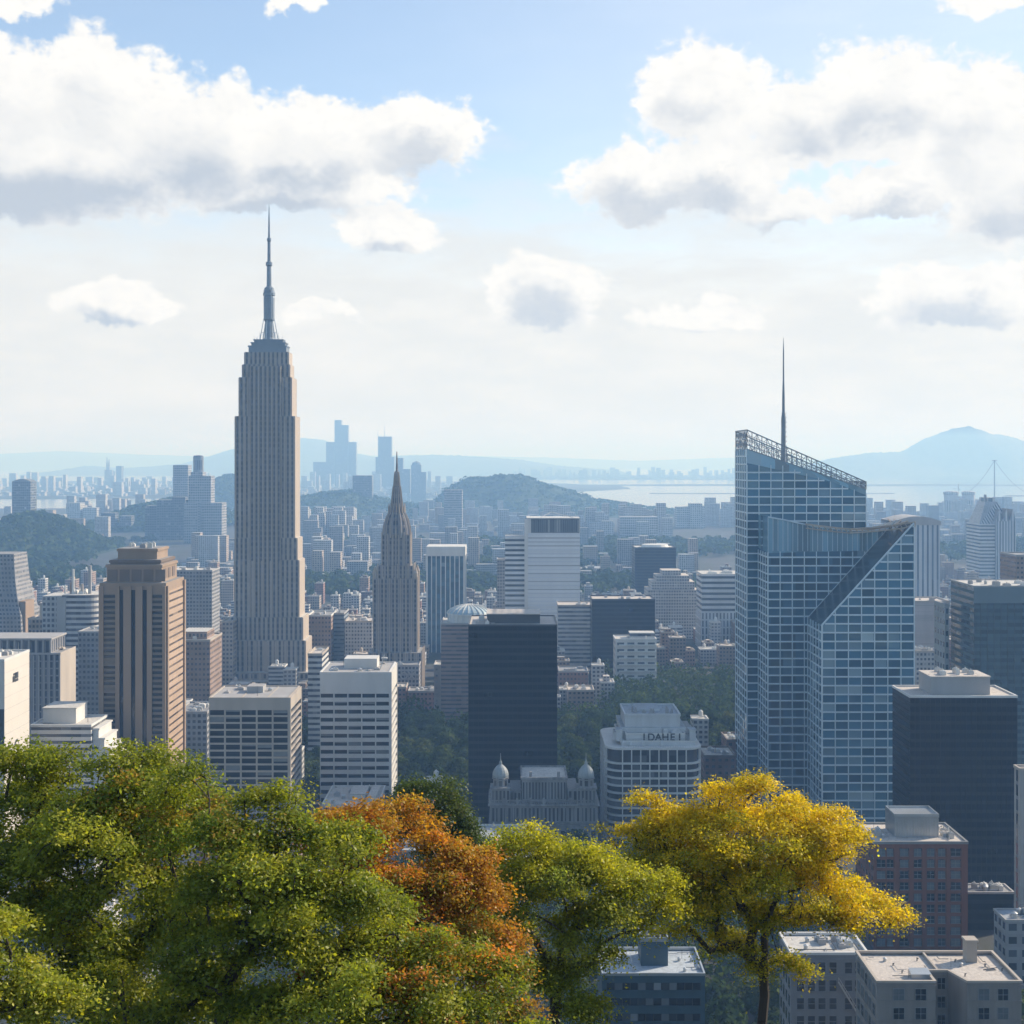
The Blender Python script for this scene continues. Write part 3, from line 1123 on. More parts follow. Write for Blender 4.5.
    for (x0_, z0_), (x1_, z1_) in zip(pts[:-1], pts[1:]):
        g.tube((x0_, d2 - .2, z0_), (x1_, d2 - .2, z1_), .5, .5, 5)
    g.tube((rx0, d1, rz0), (rx1, d1, rz1), .55, .55, 5)
    g.tube((rx0, d2, rz0), (rx1, d2, rz1), .35, .35, 5)
    g.tube((rx0, d1 - .2, 0), (rx0, d1 - .2, rz0), .5, .5, 5)
    g.build('mullion_grid', M_mull, root)
    # tan lattice canopy along the curved ridge
    A = [(X(p, d2 - 1), d2 - 1, Zr(q, d2 - 1)) for p, q in ((806, 524), (830, 527), (850, 529))] + [(X(872, 868), 868, Zr(527.5, 868)), (X(895, 855), 855, Zr(525, 855)), (rx1 + .5, d1 - .6, rz1 + .6)]
    Bp = [(X(806, 900), 900, Zr(526, 900)), (X(830, 902), 902, Zr(530, 902)), (X(850, 904), 904, Zr(532, 904)), (X(872, 904), 904, Zr(530, 904)), (X(893, 900), 900, Zr(527, 900)), (rx1 + .5, 900, rz1 + .2)]
    g = MB()
    for i in range(len(A) - 1):
        for q in range(5):
            f0 = q / 4
            pa = Vector(A[i]).lerp(Vector(Bp[i]), f0)
            pb = Vector(A[i + 1]).lerp(Vector(Bp[i + 1]), f0)
            g.tube(pa, pb, .55, .55, 4)
            if q < 4:
                pc = Vector(A[i + 1]).lerp(Vector(Bp[i + 1]), f0 + .25)
                pd = Vector(A[i]).lerp(Vector(Bp[i]), f0 + .25)
                g.tube(pa, pc, .4, .4, 4)
                g.tube(pb, pd, .4, .4, 4)
        g.tube(A[i], Bp[i], .5, .5, 4)
        a2 = Vector(A[i]) - Vector((0, 0, 2.6))
        b2 = Vector(A[i + 1]) - Vector((0, 0, 2.6))
        g.tube(a2, b2, .5, .5, 4)
        for w in range(5):
            q0 = w / 4
            g.tube(Vector(A[i]).lerp(Vector(A[i + 1]), q0), a2.lerp(b2, min(1, q0 + .12)), .3, .3, 4)
    g.build('roof_canopy', M_lat, root)
    # antenna
    ax, ay = X(783.5, 940), 940
    z = lambda py: Zr(py, 940)
    g = MB()
    g.lathe(ax, ay, [(1.9, z(470)), (1.5, z(430)), (1.6, z(420)), (1.0, z(412)), (.9, z(395)), (.55, z(380)), (.45, z(352)), (.12, z(338)), (0, z(337))], 6)
    for k in range(12):
        zz = z(470) + k * 3.2
        for a in range(3):
            b0 = a * 2.1
            g.tube((ax + 2.1 * math.cos(b0), ay + 2.1 * math.sin(b0), zz), (ax + 2.0 * math.cos(b0 + 2.1), ay + 2.0 * math.sin(b0 + 2.1), zz + 3.2), .18, .18, 4)
    g.build('antenna', M_steel, root)
    occupy(bx0, rx1, d1, d4, Zr(530, d2))


glass_tower()


# ------------------------------------------------------------------ 5. dark glass block left of centre
F_blk = facade('black_glass_bands', (.015, .018, .022), (.004, .007, .012), .0, .32, .92, .10, (.016, .019, .022), .2, var=.35, tilt=.004, spec=.16, wallrough=.4, patch=.5)
F_blk2 = facade('black_glass_bands_matte', (.013, .016, .020), (.004, .006, .011), .0, .3, .9, .06, (.014, .016, .018), .2, var=.3, tilt=.004, spec=.14, wallrough=.45, patch=.5)

d = 832
x0, x1, z1 = front(468.5, 557, 625.5, d)
y1 = d + 50
r_ = slab('black_glass_tower', 'wide black glass tower with a flat tan roof behind the twin-domed hall', 'tower', x0, x1, d, y1, 0, z1, F_blk, 5, 4.4, M_rooft, M_dark, .7,
          pent=(X(487, 842), X(540, 842), 842, 868, 5.5), pentmat=M_dark, units=4, seed=4)
g = MB()
for i in range(19):
    x = x0 + (x1 - x0) * i / 18
    g.box(x - .1, x + .1, d - .25, d - .02, 0, z1 - 1)
g.build('mullions', M_black, r_)

# 6. black tower at the right with a pale penthouse
d = 716
x0, x1, z1 = front(910, 1017, 697, d)
r_ = slab('black_office_tower', 'black office tower with a pale grey box penthouse beside the brick block', 'tower', x0, x1, d, 749, 0, z1, F_blk2, 5, 4.6, M_rooft, M_white, .8,
          pent=(X(931, 723), X(990, 723), 723, 744, 9), pentmat=M_conc, units=0)
roof_units(r_, X(934, 725), X(984, 725), 725, 742, z1 + 9.5, 7, 12, smin=1.5, smax=4)
g = MB()
for i in range(22):
    x = x0 + (x1 - x0) * i / 21
    g.box(x - .1, x + .1, d - .25, d - .02, 0, z1 - 1)
g.build('mullions', M_black, r_)


# ------------------------------------------------------------------ 7. two pale concrete slabs with recessed windows
M_blind = plain('lowered_blind', (.17, .18, .18), .7, .2, .3)


def grid_slab(label, l, r, yt, d, dep, nx, fl, first, mat, roofm, bar_v, bar_h, sidem, blank, vis):
    x0, x1, z1 = front(l, r, yt, d)
    y1 = d + dep
    root = thing('concrete_office_slab', label, 'office block', ((x0 + x1) / 2, d + dep / 2, 0))
    g = MB()
    g.box(x0 + .1, x1 - .1, d + .9, y1, 0, z1 - .2)
    g.build('core', M_conc, root)
    # concrete frame: blank band at the top, piers and spandrels
    g = MB()
    zt = z1 - blank
    g.box(x0, x1, d, d + .9, zt, z1)
    for i in range(nx + 1):
        x = x0 + (x1 - x0) * i / nx
        g.box(max(x0, x - bar_v), min(x1, x + bar_v), d - .15, d + .9, 0, zt)
    nf = int(zt // fl)
    for k in range(nf):
        zz = zt - k * fl
        g.box(x0 + .05, x1 - .05, d, d + .9, zz - fl, zz - fl + bar_h)
    if sidem == 'fins':
        for k in range(nf):
            zz = zt - k * fl
            g.box(x1 - .1, x1 + 1.0, d, y1, zz - fl, zz - fl + bar_h)
        g.box(x1 - .1, x1 + 1.0, d, y1, zt, z1)
        g.box(x1 - .1, x1 + 1.2, d - .1, d + 1.5, 0, z1)
        g.box(x1 - .1, x1 + 1.2, y1 - 1.5, y1 + .1, 0, z1)
    g.build('frame', mat, root)
    # windows: each pane its own part, only where the picture shows them
    first_mesh = None
    rwin = random.Random(int(x0))
    w = (x1 - x0) / nx - 2 * bar_v
    hh = fl - bar_h
    for k in range(min(nf, vis)):
        for i in range(nx):
            xa = x0 + (x1 - x0) * i / nx + bar_v
            za = zt - (k + 1) * fl + bar_h
            if first_mesh is None:
                q = MB()
                q.box(xa, xa + w, d + .55, d + .7, za, za + hh)
                q.poly([(xa, d + .54, za + hh * .62), (xa + w, d + .54, za + hh * .62), (xa + w, d + .54, za + hh * .66), (xa, d + .54, za + hh * .66)], 1)
                o = q.build('window', [M_glass, M_dark], root)
                first_mesh = (o, xa, za)
                kinds_ = [o.data, o.data]
                for bh, mt_ in ((.35, M_blind), (.65, M_blind), (.95, M_blind)):
                    me_ = o.data.copy()
                    bmx = MB()
                    bmx.box(xa, xa + w, d + .55, d + .7, za, za + hh)
                    bmx.poly([(xa + .1, d + .53, za + hh * (1 - bh)), (xa + w - .1, d + .53, za + hh * (1 - bh)), (xa + w - .1, d + .53, za + hh), (xa + .1, d + .53, za + hh)], 1)
                    tmp = bmx.build('window', [M_glass, mt_], root)
                    kinds_.append(tmp.data)
                    bpy.data.objects.remove(tmp)
            else:
                o = first_mesh[0].copy()
                COL.objects.link(o)
                o.location = (xa - first_mesh[1], 0, za - first_mesh[2])
                o.data = rwin.choice(kinds_ if rwin.random() < .45 else kinds_[:2])
    if nf > vis:
        q = MB()
        for k in range(vis, nf):
            q.box(x0 + .2, x1 - .2, d + .55, d + .7, zt - (k + 1) * fl + bar_h, zt - k * fl)
        q.build('lower_windows', M_glass, root)
    g = MB()
    g.poly([(x0, d, z1 - 1.2), (x1, d, z1 - 1.2), (x1, y1, z1 - 1.2), (x0, y1, z1 - 1.2)], 0)
    g.ring(x0 - .2, x1 + .2, d - .2, y1 + .2, z1 - 1.8, z1 + .3, .9, 1)
    g.build('roof', [roofm, mat], root)
    g = MB()
    g.box(x1, x1 + .3, d + 1, y1 - 1, 0, zt)
    g.build('side_windows', M_glass, root)
    occupy(x0, x1, d, y1, z1)
    return root, x0, x1, d, y1, z1


rt, x0, x1, d, y1, z1 = grid_slab('tan concrete office slab with deep square window grid right of the brown deco tower', 209, 288.5, 698, 760, 40, 5, 3.75, 0, M_cream, M_rooft, .45, 1.0, 'fins', 6.6, 15)
g = MB()
xm = X(244, 770)
g.box(xm, xm + 9, 778, 788, z1 - 1.2, z1 + 3.4)
g.build('penthouse', M_conc, rt)
g = MB()
g.box(X(240, 760), X(240, 760) + .7, 761, y1 - 1, z1 - 1.2, z1)
g.box(X(266, 760), X(266, 760) + .7, 761, y1 - 1, z1 - 1.2, z1)
g.build('roof_divider', M_cream, rt)
roof_units(rt, x0 + 3, xm - 2, 770, y1 - 3, z1 - 1.2, 3, 5)
roof_details(rt, x0 + 2, x1 - 2, 763, y1 - 2, z1 - 1.2, 6, 1.3)

rt, x0, x1, d, y1, z1 = grid_slab('white ribbed concrete office slab standing in front of the gothic spire tower', 320, 389.5, 672.5, 855, 44, 5, 4.9, 0, M_white, M_roofw, .35, 2.5, 'fins', 13.0, 17)
g = MB()
g.box(X(343, 866), X(376, 866), 872, 888, z1 - 1.2, z1 + 6)
g.build('penthouse', M_white, rt)
roof_units(rt, x0 + 3, x1 - 3, 860, 872, z1 - 1.2, 4, 8)
roof_units(rt, x0 + 3, x1 - 3, 888, y1 - 2, z1 - 1.2, 3, 9)
roof_details(rt, x0 + 2, x1 - 2, 858, y1 - 2, z1 - 1.2, 7, 1.4)
g = MB()
xa = X(379, 860)
g.tube((xa, 868, z1), (xa + 2.5, 868, z1 + 9), .35, .3, 5)
g.box(xa + .8, xa + 4.4, 867, 869, z1 + 6.5, z1 + 7.4)
g.build('roof_davit', M_white, rt)


def letters(txt, x, y, z, size, mat, parent, step):
    """Each sign letter a flat solid shape of its own, spaced evenly along the wall."""
    o0 = ORIG[parent.name]
    for k, ch in enumerate(txt):
        cu = bpy.data.curves.new('letter', 'FONT')
        cu.body = ch
        cu.size = size
        cu.extrude = .12
        cu.offset = size * .022
        cu.align_x = 'CENTER'
        cu.materials.append(mat)
        o = bpy.data.objects.new('letter_curve', cu)
        COL.objects.link(o)
        me = bpy.data.meshes.new_from_object(o.evaluated_get(bpy.context.evaluated_depsgraph_get()))
        bpy.data.objects.remove(o)
        bpy.data.curves.remove(cu)
        me.name = 'letter'
        o = bpy.data.objects.new('letter', me)
        COL.objects.link(o)
        o.parent = parent
        o.location = (x + step * (k + .5) - o0.x, y - o0.y, z - o0.z)
        o.rotation_euler = (R(90), 0, 0)


# ------------------------------------------------------------------ 8. white stepped block with rounded corners and rooftop letters
M_band = facade('ribbon_glass', (.2, .2, .2), (.05, .055, .065), .0, .0, 1.0, .3, (.2, .21, .22), .12, tilt=.02)


def rounded(x0, x1, y0, y1, r, n=5):
    pl = []
    for cx, cy, a0 in ((x1 - r, y0 + r, -90), (x1 - r, y1 - r, 0), (x0 + r, y1 - r, 90), (x0 + r, y0 + r, 180)):
        for k in range(n + 1):
            a = R(a0 + 90 * k / n)
            pl.append((cx + r * math.cos(a), cy + r * math.sin(a)))
    return pl


M_pale = plain('grey_white_concrete', (.54, .55, .55), .75, .16, .14, streak=True)


def lettered_block():
    d = 800
    x0, x1, zt = front(606, 703, 748, d)
    y1 = d + 62
    root = thing('stepped_white_block', 'white stepped office block with rounded corners and dark rooftop letters', 'office block', ((x0 + x1) / 2, d + 21, 0))
    g = MB()
    g.prism(rounded(x0 + 1.2, x1 - 1.2, d + 1.2, y1 - 1.2, 9), 0, zt - .3, 4.4, 4.2, mt=1)
    g.build('glazed_core', [M_band, M_roofg], root)
    fl = 4.25
    k = 0
    while zt - k * fl > 2:
        z = zt - k * fl
        if k != 1:
            g = MB()
            g.prism(rounded(x0, x1, d, y1, 9.5), z - (1.0 if k else 1.2), z, mt=0, bottom=True)
            g.build('floor_band', M_white, root)
        k += 1
    g = MB()
    for i in range(8):
        x = x0 + 9.5 + (x1 - x0 - 19) * i / 7
        g.box(x - .3, x + .3, d - .1, d + 1.3, 0, zt - .1)
        g.box(x - .3, x + .3, y1 - 1.3, y1 + .1, 0, zt - .1)
    for i in range(5):
        y = d + 9.5 + (y1 - d - 19) * i / 4
        g.box(x0 - .1, x0 + 1.3, y - .3, y + .3, 0, zt - .1)
        g.box(x1 - 1.3, x1 + .1, y - .3, y + .3, 0, zt - .1)
    g.build('column', M_white, root)
    # terraces
    g = MB()
    za = zt + 5.6
    g.box(X(622, d), X(697, d), d + 7, y1 - 4, zt - .2, zt + 2.2, mt=1)
    g.box(X(626, 808), X(685, 808), 808, y1 - 5, zt + 2.2, za + .5, mt=1)
    g.box(X(614, 812), X(625.8, 812), 812, y1 - 40, zt + 1.9, za + 1.2, mt=1)
    g.box(X(685.2, 812), X(696, 812), 812, y1 - 9, zt + 2.2, za, mt=1)
    g.build('terrace_storey', [M_pale, M_roofg], root)
    g = MB()
    g.ring(X(622, d) - .2, X(697, d) + .2, d + 6.8, y1 - 3.8, zt + 1.9, zt + 2.9, .6)
    g.ring(X(626, 808) - .2, X(685, 808) + .2, 807.7, y1 - 4.8, za + .2, za + 1.4, .6)
    g.build('terrace_parapet', M_white, root)
    tb = za + 10.2
    g = MB()
    g.box(X(625, 816), X(680, 816), 816, y1 - 12, za + .5, tb, m=0, mt=1)
    g.box(X(621, 814), X(686, 814), 814, y1 - 8, za + .4, za + 3.4, m=0, mt=1)
    for (pl_, pr_) in ((616, 622), (689, 695)):
        g.box(X(pl_, 812), X(pr_, 812), 809, 817, zt + 2, za + 2.6, m=0, mt=1)
        g.box(X(pl_, 812) - .3, X(pr_, 812) + .3, 808.7, 817.3, za + 2.6, za + 3.2, m=0, mt=1)
    g.ring(X(625, 816) - .4, X(680, 816) + .4, 815.6, y1 - 11.6, tb - .6, tb + .9, .8)
    g.box(X(635, 830), X(660, 830), 830, 850, tb, tb + 1.2, m=0, mt=1)
    g.build('penthouse', [M_pale, M_roofb], root)
    roof_units(root, X(628, 818), X(676, 818), 818, 830, tb, 12, 21, M_conc, .8, 2.2)
    roof_units(root, X(630, 809), X(684, 809), 808.4, 815.5, za + .5, 6, 22, M_pale, 1, 3)
    roof_units(root, x0 + 5, x1 - 5, d + 3, d + 7, zt, 5, 23, M_pale, 1, 2)
    g = MB()
    for i in range(26):
        x = X(622, d) + (X(697, d) - X(622, d)) * i / 25
        g.box(x - .09, x + .09, d + 6.7, d + 6.9, zt + 2.9, zt + 3.9)
        x = x0 + 10 + (x1 - x0 - 20) * i / 25
        g.box(x - .09, x + .09, d + .3, d + .5, zt, zt + 1.2)
    g.box(x0 + 10, x1 - 10, d + .3, d + .5, zt + 1.2, zt + 1.32)
    g.box(X(622, d), X(697, d), d + 6.7, d + 6.9, zt + 3.9, zt + 4.02)
    g.build('railing', M_metal, root)
    for k in range(7):
        g = MB()
        xx = X(620, d) + k * 6.1
        yy = d + 11 + (k * 37 % 30)
        g.tube((xx, yy, zt + 2), (xx, yy, zt + 4 + k % 3), .4, .4, 8)
        g.tube((xx - 1, yy + 1, zt + 2.4), (xx + 3, yy + 1, zt + 2.4), .22, .22, 5)
        g.build('roof_pipe', M_metal, root)
    letters('1DAHEI', X(640.5, 808), 807.8, zt + 2.75, 5.8, M_dark, root, 4.1)
    occupy(x0, x1, d, y1, zt)


lettered_block()


# ------------------------------------------------------------------ 9. grey stone hall with two domed turrets
F_arc = facade('carved_stone_arcade', (.20, .20, .20), (.02, .022, .028), .24, .15, .85, .2, (.12, .12, .12), .5, var=.5, tilt=0)


def domed_hall():
    d = 770
    x0, x1, z1 = front(490.5, 597, 804, d)
    y1 = d + 34
    root = thing('domed_stone_hall', 'ornate grey stone hall with twin domed turrets and raised middle block', 'hall', ((x0 + x1) / 2, d + 17, 0))
    g = MB()
    g.box(x0, x1, d, y1, 0, z1 - 12, 4.2, 14, mt=1)
    g.box(x0 + .4, x1 - .4, d + .4, y1 - .4, z1 - 11.2, z1 - .8, 2.2, 9.8, mt=1)
    g.build('wall', [F_arc, M_roofg], root)
    g = MB()
    for zz, o_, h in ((z1 - 12, 1.0, .9), (z1 - .9, 1.4, 1.0), (z1 - 10.6, .7, .4)):
        g.box(x0 - o_, x1 + o_, d - o_, y1 + o_, zz, zz + h, bottom=True)
    g.build('cornice', M_greyst, root)
    g = MB()
    for i in range(15):
        x = x0 + (x1 - x0) * i / 14
        g.box(max(x0 - .5, x - .45), min(x1 + .5, x + .45), d - .6, d + .6, 0, z1 - 12)
        g.box(max(x0 - .4, x - .35), min(x1 + .4, x + .35), d - .2, d + .6, z1 - 11, z1 - .9)
    g.build('pilasters', M_greyst, root)
    # balustrade along the roof edge
    g = MB()
    g.box(x0 - .8, x1 + .8, d - .8, d - .2, z1 + 1.9, z1 + 2.4, bottom=True)
    n = 60
    for i in range(n + 1):
        x = x0 - .6 + (x1 - x0 + 1.2) * i / n
        g.box(x - .18, x + .18, d - .7, d - .3, z1 + .1, z1 + 1.9)
    for i in range(9):
        x = x0 + (x1 - x0) * i / 8
        g.box(x - .6, x + .6, d - 1, d + .2, z1 + .1, z1 + 3.4)
    g.build('balustrade', M_greyst, root)
    # lower blocks flanking the middle
    for (l, r, yt) in ((510, 521, 793), (568, 578, 791)):
        g = MB()
        g.box(X(l, d), X(r, d), d + 4, y1 - 3, z1, Zr(yt, d), 2.2, 6, mt=1)
        g.build('side_block', [F_arc, M_roofg], root)
    # middle block
    a, b_ = X(522, d), X(566.5, d)
    zt = Zr(780, d)
    g = MB()
    g.box(a, b_, d + 3, y1 - 2, z1, zt, 1.8, 11, mt=1)
    g.build('middle_block', [F_arc, M_roofw], root)
    g = MB()
    g.ring(a - .7, b_ + .7, d + 2.3, y1 - 1.3, zt - .5, zt + .9, .9)
    for xx in (a + 4, b_ - 5):
        g.box(xx, xx + 1.6, d + 4, d + 6, zt, zt + 3.4)
    g.build('middle_cornice', M_greyst, root)
    # turrets
    for px in (500.5, 586.5):
        t_ = None
        xx = X(px, d)
        yy = d + 5
        s = d / F
        zb = Zr(788, d)
        g = MB()
        g.box(xx - 5.2, xx + 5.2, d - .6, d + 10.6, z1 - .5, zb, 2, 7, mt=1)
        g.box(xx - 5.8, xx + 5.8, d - 1.2, d + 11.2, zb - .6, zb + .2, m=1)
        t_ = g.build('turret', [F_arc, M_greyst], root)
        g = MB()
        g.lathe(xx, yy, [(4.5, zb), (4.4, zb + 4.3), (5.0, zb + 4.4), (5.0, zb + 5)], 8, rot=.39)
        g.build('lantern', F_arc, t_)
        g = MB()
        g.smooth = True
        q = zb + 5
        g.lathe(xx, yy, [(4.3, q), (4.5, q + 1.2), (4.3, q + 2.6), (3.7, q + 4.1), (2.7, q + 5.5), (1.5, q + 6.5), (.9, q + 7), (.8, q + 8.3), (.5, q + 8.6), (.22, q + 10), (.12, q + 13), (0, q + 13.2)], 14)
        g.build('dome', M_lead, t_)
    occupy(x0, x1, d, y1, z1)


domed_hall()

# low pale roofs in front of the hall
d = 735
x0, x1, z1 = front(457, 541, 838, d)
r_ = slab('low_white_building', 'long low building with a pale flat roof in front of the domed hall', 'building', x0, x1, d, 760, 0, z1, facade('low_white_wall', (.42, .42, .42), (.05, .06, .07), .0, .35, .7, .2), 6, 5, M_roofb, M_white, .8, units=3, seed=31)
g = MB()
g.box(x0 + .5, X(478, d), d - 6, d - .4, 0, z1 - 4)
g.box(X(480, d), X(505, d), d - 3.5, d - .4, 0, z1 - 2.2)
g.build('annex', [M_white], r_)

d = 790
x0, x1, z1 = front(322, 376, 806, d)
r_ = slab('low_white_building', 'low building with a bright white cluttered roof below the ribbed white slab', 'building', x0, x1 + 1, d, 836, 0, z1, facade('low_pale_wall', (.42, .41, .40), (.04, .05, .06), .2, .3, .75, .2), 5, 4.4, M_roofw, M_white, 1.0,
          pent=[(X(349, 800), X(364, 800), 806, 826, 2.6), (X(368, 800), X(375, 800), 802, 830, 2.0)], units=5, seed=37)

# ------------------------------------------------------------------ 10. red brick block with a ribbed metal rooftop house
M_win = facade('varied_window_pane', (.1, .1, .1), (.018, .024, .032), .0, .0, 1.0, .42, (.24, .26, .27), .12, tilt=0)
M_win2 = plain('curtained_pane', (.12, .135, .145), .3, .3, .3)
M_frame = plain('pale_window_frame', (.22, .22, .215), .6, .1)


def brick_block():
    d = 630
    x0, x1, z1 = front(873.5, 967.5, 843, d)
    y1 = d + 33
    root = thing('brick_apartment_block', 'red brick apartment block with a ribbed grey metal plant house on its roof', 'apartment block', ((x0 + x1) / 2, d + 16, 0))
    g = MB()
    g.box(x0, x1, d, y1, 0, z1, 4.6, 5.0, top=False)
    g.build('wall', facade('brick_side', (.155, .062, .045), (.02, .025, .03), .3, .3, .75, .4, (.2, .2, .2)), root)
    fl = 5.05
    cols = [(877, 885), (887, 893), (900, 908), (914, 921), (927, 934), (938, 945), (951, 960)]
    g = MB()
    g.box(x0 - .1, x1 + .1, d - .45, d - .02, z1 - 2.2, z1 - .4)
    for (a, b_) in ((873.5, 876), (894, 899), (909, 913), (922, 926), (935, 937.3), (946, 950), (961, 967.5)):
        g.box(X(a, d), X(b_, d), d - .45, d - .02, 0, z1 - 2.2)
    for k in range(10):
        zz = z1 - 2.2 - k * fl
        g.box(x0, x1, d - .3, d - .03, zz - fl, zz - fl + 1.3)
    g.build('brick_piers', M_brick, root)
    rr = random.Random(4)
    fm = None
    for k in range(9):
        zt_ = z1 - 2.6 - k * fl
        for (a, b_) in cols:
            w = X(b_, d) - X(a, d)
            q = MB()
            q.box(X(a, d), X(b_, d), d - .22, d - .05, zt_ - 3.1, zt_)
            wv = q.build('window', M_win2 if rr.random() < .42 else M_glass, root)
            q = MB()
            xm = (X(a, d) + X(b_, d)) / 2
            q.box(xm - .1, xm + .1, d - .32, d - .2, zt_ - 3.1, zt_)
            q.box(X(a, d), X(b_, d), d - .3, d - .21, zt_ - 1.5, zt_ - 1.3)
            q.box(X(a, d) - .1, X(b_, d) + .1, d - .5, d - .2, zt_ - 3.35, zt_ - 3.1)
            q.build('frame', M_frame, wv)
    g = MB()
    g.poly([(x0, d, z1), (x1, d, z1), (x1, y1, z1), (x0, y1, z1)])
    g.ring(x0 - .3, x1 + .3, d - .6, y1 + .3, z1 - .4, z1 + .8, .9, 1)
    g.build('roof', [M_rooft, M_frame], root)
    a, b_ = X(895, 640), X(938, 640)
    g = MB()
    g.box(a, b_, 640, 655, z1, z1 + 9.6, mt=0)
    for i in range(17):
        x = a + (b_ - a) * i / 16
        g.box(x - .18, x + .18, 639.6, 640, z1, z1 + 9.4)
    for i in range(12):
        y = 640 + 15 * i / 11
        g.box(a - .4, a, y - .18, y + .18, z1, z1 + 9.4)
    g.ring(a - .4, b_ + .4, 639.6, 655.4, z1 + 9, z1 + 10.6, .5)
    g.build('plant_house', M_metal, root)
    roof_units(root, X(940, 640), x1 - 2, 636, y1 - 3, z1, 3, 41)
    roof_units(root, x0 + 2, a - 2, 634, y1 - 3, z1, 2, 44)
    g = MB()
    for i in range(5):
        g.tube((X(945, 640) + i * 1.2, 634 + i * 4, z1 + .6), (X(945, 640) + i * 1.2 + 1.2, 638 + i * 4, z1 + .6), .35, .35, 5)
    g.build('duct', M_metal, root)
    roof_details(root, X(940, 640), x1 - 2, 636, y1 - 3, z1, 59, .8)
    roof_details(root, x0 + 2, a - 2, 634, y1 - 3, z1, 60, .8)
    occupy(x0, x1, d, y1, z1)


brick_block()


# ------------------------------------------------------------------ 11. pale stone apartment house in the near right corner
M_stone = plain('weathered_shaded_stone', (.24, .215, .19), .85, .25, .22, streak=True)  # streaked stone, darker than the parapet: shade put into the wall colour


